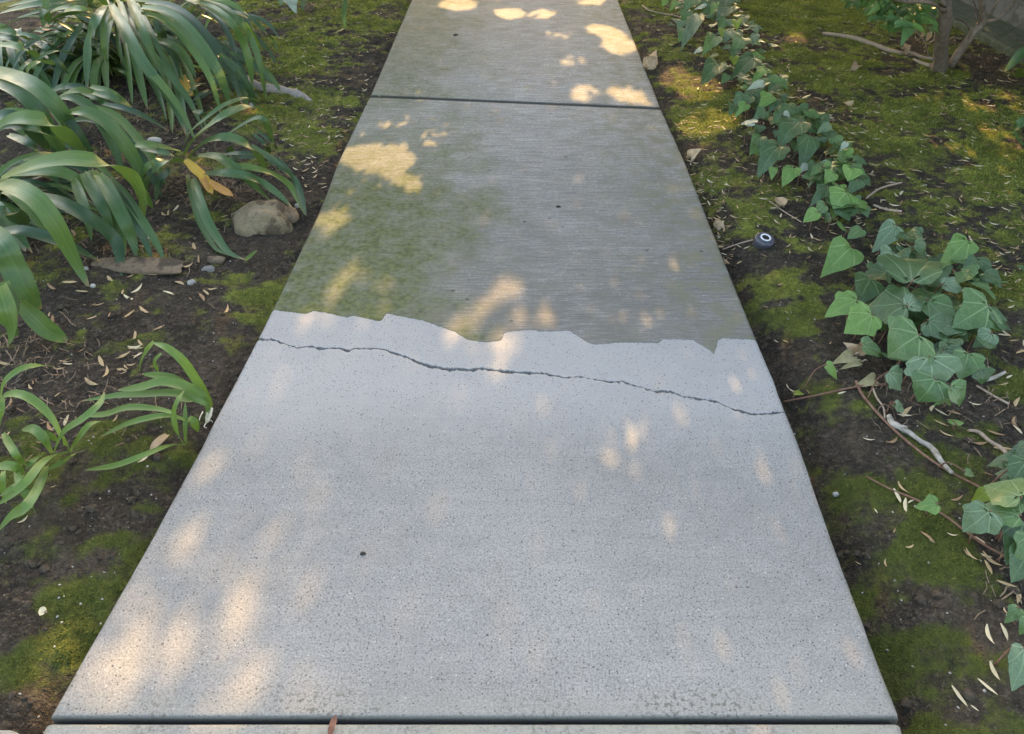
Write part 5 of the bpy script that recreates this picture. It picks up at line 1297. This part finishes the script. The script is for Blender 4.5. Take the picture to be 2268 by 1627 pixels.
# ------------------------------------------------------------------ stones
def rock(name, fr, cx, cy, sx, sy, sz, rot, mat, label, seed, zoff=0.0, cat='stone', rough=.18):
    p = on_ground(fr, cx, cy)
    bm = []
    nu, nv = 36, 20
    V, Fc = [], []
    for j in range(nv+1):
        th = math.pi*j/nv
        for i in range(nu):
            ph = 2*math.pi*i/nu
            d_ = np.array([math.sin(th)*math.cos(ph), math.sin(th)*math.sin(ph), math.cos(th)])
            k = 1 + rough*2*(float(fbm(np.array([d_[0]*1.3+seed*7+d_[2]]), np.array([d_[1]*1.3+d_[2]*.7+seed]), 1.0, seed, 4)[0])-.5)
            # squarish
            q = np.sign(d_)*np.abs(d_)**0.8*k
            c, s_ = math.cos(rot), math.sin(rot)
            X, Y_ = q[0]*sx, q[1]*sy
            V.append((p.x+X*c-Y_*s_, p.y+X*s_+Y_*c, p.z+zoff+q[2]*sz))
    for j in range(nv):
        for i in range(nu):
            a = j*nu+i; b = j*nu+(i+1) % nu
            Fc.append((a, a+nu, b+nu, b))
    o = mesh_obj(name, V, Fc, mat)
    return tag(o, label, cat)
M_ST1 = mat_stone('buff_stone', (0.20, 0.155, 0.095), (0.27, 0.22, 0.145), (0.075, 0.055, 0.038))
M_ST2 = mat_stone('brown_stone', (0.145, 0.11, 0.074), (0.205, 0.157, 0.108), (0.05, 0.041, 0.031))
rock('stone', 'V', 580, 492, .088, .085, .082, .3, M_ST1, 'rounded buff stone between the small lily and the path', 4, -.024, rough=.42)
rock('stone', 'V', 622, 480, .055, .05, .022, .2, M_ST2, 'low dark stone right of the rounded buff stone', 6, .0)
rock('stone', 'V', 310, 590, .135, .042, .012, -.08, M_ST2, 'flat brown stone half buried under the lily leaf tips', 8, .0, rough=.3)
rock('stone', 'V', 478, 577, .03, .016, .010, -.1, M_ST2, 'small brown stone right of the flat buried stone', 10, .0, rough=.3)
M_PEB = mat_stone('grey_pebble', (0.27, 0.265, 0.25), (0.36, 0.355, 0.34), (0.15, 0.145, 0.135))
rock('pebble', 'V', 462, 600, .018, .013, .010, .2, M_PEB, 'larger grey pebble on the soil below the lily leaf', 12, .003, 'pebble')
rock('pebble', 'V', 425, 629, .012, .010, .008, .9, M_PEB, 'smaller grey pebble left of the larger one', 13, .003, 'pebble')
rock('pebble', 'V', 207, 636, .007, .006, .006, 0, M_GRIT, 'round white pebble at the tip of a long lily leaf', 14, .003, 'pebble')
rock('pebble', 'V', 190, 598, .008, .007, .006, .5, M_PEB, 'small grey pebble under the arching lily leaves', 15, .003, 'pebble')
rock('pebble', 'V', 660, 459, .010, .008, .008, .2, M_GRIT, 'white pebble beside the low dark stone', 16, .004, 'pebble')
rock('pebble', 'V', 563, 249+0, .014, .010, .012, .2, M_GRIT, 'white chip on the soil under the small lily leaf', 17, .03, 'pebble')
rock('pebble', 'V', 345, 318, .03, .014, .012, -.2, M_GRIT, 'smooth white oval stone left of the small lily', 18, .012, 'pebble')
rock('pebble', 'V', 1850, 1098, .006, .005, .006, .2, M_GRIT, 'small cream pebble on dark soil at the lower right', 19, .003, 'pebble')
# pitted dark crumbs on the concrete
M_DARK = mat_plain('dark_crumb', (0.03, 0.028, 0.026), (0.06, 0.055, 0.05), 90)
for i, (a, b, s_, lab) in enumerate(((1237, 458, .010, 'dark seed lying mid-way up the weathered slab'), (804, 1226, .006, 'dark speck on the pale slab at lower left'), (1009, 78, .016, 'dark crumb on the farther slab near its top'))):
    p = at(a, b, .002)
    v, f = lump_verts(i+3)
    tag(mesh_obj('crumb', [Vector((p.x+q[0]*s_, p.y+q[1]*s_*.7, .002+q[2]*s_*.5)) for q in v], [tuple(int(t) for t in g) for g in f], M_DARK), lab, 'crumb')

# ------------------------------------------------------------------ sprinkler cap
def sprinkler():
    p = on_ground('V', 1691, 541)
    p.z += 0.012
    e = empty('sprinkler_cap', p); tag(e, 'round dark plastic sprinkler cap with a white ring on the moss', 'sprinkler')
    k = NT('black_plastic'); k.base(k.ramp(k.noise(120, 3), [(0.3, (0.045, 0.046, 0.06)), (0.7, (0.085, 0.088, 0.11))]), 0.45, 0.5); mb = k.m
    k = NT('white_ring'); k.base(k.ramp(k.noise(200, 3), [(0.3, (0.55, 0.58, 0.62)), (0.7, (0.75, 0.77, 0.8))]), 0.6, 0.4); mw = k.m
    k = NT('black_hole'); k.base((0.008, 0.008, 0.01), 0.35, 0.5); mh = k.m
    tilt = Matrix.Rotation(math.radians(14), 3, 'X') @ Matrix.Rotation(math.radians(6), 3, 'Y')
    def lathe(name, prof, mat, n=40, ridge=0.0):
        V, Fc = [], []
        for rad, z in prof:
            for i in range(n):
                a = 2*math.pi*i/n
                rr_ = rad*(1+(ridge if (i % 2 and rad > .026) else 0))
                V.append(p + tilt @ Vector((math.cos(a)*rr_, math.sin(a)*rr_, z)))
        for j in range(len(prof)-1):
            for i in range(n):
                Fc.append((j*n+i, j*n+(i+1) % n, (j+1)*n+(i+1) % n, (j+1)*n+i))
        Fc.append(tuple((len(prof)-1)*n+i for i in range(n)))
        o = mesh_obj(name, V, Fc, mat); return adopt(o, e)
    lathe('cap', [(.030, -.03), (.030, -.006), (.0315, -.004), (.0315, .006), (.030, .0085), (.027, .0105), (.0165, .0125), (.0160, .0105), (.010, .0100)], mb, 40, -.025)
    lathe('ring', [(.0165, .0115), (.0165, .0142), (.0155, .0152), (.0125, .0150), (.0118, .0135), (.0118, .0115)], mw)
    lathe('nozzle', [(.0117, .011), (.0117, .0128), (.0105, .0132), (.006, .0120)], mh)
sprinkler()

# ------------------------------------------------------------------ concrete wall and footing at the top right
a0, a1 = at(2159, 90), at(2268, 151)
dr = (a1-a0); dr.z = 0; dr.normalize(); nr = Vector((dr.y, -dr.x, 0))
if nr.x < 0: nr = -nr
wall = empty('garden_wall', a0); tag(wall, 'grey concrete wall on a mossy footing at the top right corner', 'wall')
M_WALL = mat_stone('wall_concrete', (0.13, 0.135, 0.14), (0.17, 0.175, 0.18), (0.085, 0.09, 0.075))
M_FOOT = mat_plain('mossy_footing', (0.055, 0.075, 0.045), (0.11, 0.125, 0.10), 22, .9, .2, .6)
def prism(name, off0, off1, z0, z1, mat, s0=-2.5, s1=2.2):
    V = []
    n = 24
    for i in range(n+1):
        c = a0 + dr*(s0+(s1-s0)*i/n)
        wv = .006*math.sin(i*1.7)+.004*math.sin(i*4.1)
        for off, z in ((off0+wv, z0), (off0+wv, z1-.012), (off0+.012+wv, z1), (off1, z1), (off1, z0)):
            V.append(c + nr*off + Vector((0, 0, z)))
    Fc = []
    for i in range(n):
        for k in range(4): Fc.append((i*5+k, i*5+k+1, (i+1)*5+k+1, (i+1)*5+k))
    Fc += [(0, 1, 2, 3, 4), tuple(n*5+k for k in (4, 3, 2, 1, 0))]
    return adopt(mesh_obj(name, V, Fc, mat, None, False), wall)
e0 = at(2211, 42, .05); off_w = (e0-a0).dot(nr)
prism('footing', 0.0, off_w+.1, -.12, .05, M_FOOT)
prism('wall_face', off_w, off_w+.2, -.12, 1.1, M_WALL)

# ------------------------------------------------------------------ shrub at the top right
sb = on_ground('N', 1330, 775)
shrub = empty('shrub', sb); tag(shrub, 'brown-stemmed shrub with glossy oval leaves at the top right', 'shrub')
def zN(x, y, z): return at(*px('N', x, y), z)
M_SB = mat_plain('shrub_bark', (0.15, 0.115, 0.09), (0.27, 0.22, 0.18), 45, .9, .2, .9, 0, (1, 1, .35))
V, Fc = tube([sb+Vector((0, 0, -.03)), zN(1335, 700, .06), zN(1350, 500, .17), zN(1380, 280, .28), zN(1400, 100, .36), zN(1390, -200, .5), zN(1380, -700, .8)], [.045, .034, .030, .030, .026, .02, .012], 12)
adopt(mesh_obj('trunk', V, Fc, M_SB), shrub)
V, Fc = tube([zN(1440, 770, -.02), zN(1480, 690, .05), zN(1590, 520, .13), zN(1720, 350, .21), zN(1800, 250, .25), zN(1800, 100, .32), zN(1770, -200, .45)], [.026, .020, .019, .018, .018, .014, .01], 10)
adopt(mesh_obj('limb', V, Fc, M_SB), shrub)
for pts, r0 in (([(1800, 250, .25), (1900, 130, .3), (1990, 0, .36)], .008), ([(1720, 350, .21), (1850, 250, .24), (2000, 200, .26), (2140, 40, .32)], .009), ([(1500, 210, .22), (1600, 240, .2), (1660, 330, .16), (1660, 400, .1)], .006), ([(1040, 320, .1), (1130, 420, .08), (1190, 540, .05), (1210, 700, .01)], .004), ([(1420, 480, .16), (1480, 420, .19), (1560, 440, .18)], .006), ([(1380, 120, .36), (1300, 60, .4), (1180, 20, .42), (950, 20, .4), (700, -40, .45)], .012), ([(1390, 60, .4), (1200, -150, .5), (900, -300, .6)], .012), ([(1730, 200, .28), (1735, 100, .3), (1700, 0, .35)], .005)):
    V, Fc = tube([zN(*q) for q in pts], [r0*(1-.5*i/(len(pts)-1)) for i in range(len(pts))], 7)
    adopt(mesh_obj('branch', V, Fc, M_SB), shrub)
M_SL = mat_ivy('shrub_leaf', (0.075, 0.18, 0.055), (0.14, 0.24, 0.09), 0.15, .32)
M_SLB = mat_ivy('shrub_leaf_bright', (0.13, 0.27, 0.065), (0.24, 0.38, 0.12), 0.18, .32)
rr = random.Random(12)
for i in range(150):
    cx, cy = (rr.gauss(900, 140), rr.gauss(150, 95)) if i < 90 else (rr.gauss(560, 120), rr.gauss(0, 55)) if i < 128 else (rr.gauss(1180, 120), rr.gauss(-10, 30))
    if cy > 360: continue
    z = rr.uniform(.22, .36) + max(0, -cy)*.0008
    p = zN(cx, cy-30, z); a = rr.uniform(0, 6.28)
    l = rr.uniform(.075, .115)
    q = p + Vector((math.cos(a)*l*.8, math.sin(a)*l*.6-.25*l, rr.uniform(-.6, .2)*l))
    seedc[0] += 1
    ivy_leaf(shrub, p, q, l*.42, M_SL if rr.random() < .65 else M_SLB, 1, hint=(rr.uniform(-.5, .5), rr.uniform(-.9, .1), 1), cup=.25, fold=.3, seed=seedc[0])
# the rest of its crown, above the picture
r2 = np.random.default_rng(8)
cc = np.array(sb) + np.array([-.1, .25, .95]) + r2.normal(0, 1, (1800, 3))*np.array([.33, .33, .2])
cc = cc[cc[:, 2] > sb.z+.62]
cr = leaf_cloud('crown', cc, r2, .075, .034, M_SL, (0, 0, .8)); adopt(cr, shrub)
# low leafy plant on the left bed at the very top
e = plant('leafy_seedling', 'V', 640, 20, 'grey-green lobed seedling at the top behind the lily clump', 'seedling')
for b, t, w, m in (((640, -5), (655, 25), .08, 'p'), ((675, -10), (670, 20), .05, 'd'), ((625, -8), (620, 12), .05, 'g')):
    seedc[0] += 1
    ivy_leaf(e, at(*b, .1), at(*t, .06), w, IV[m], 3, seed=seedc[0])
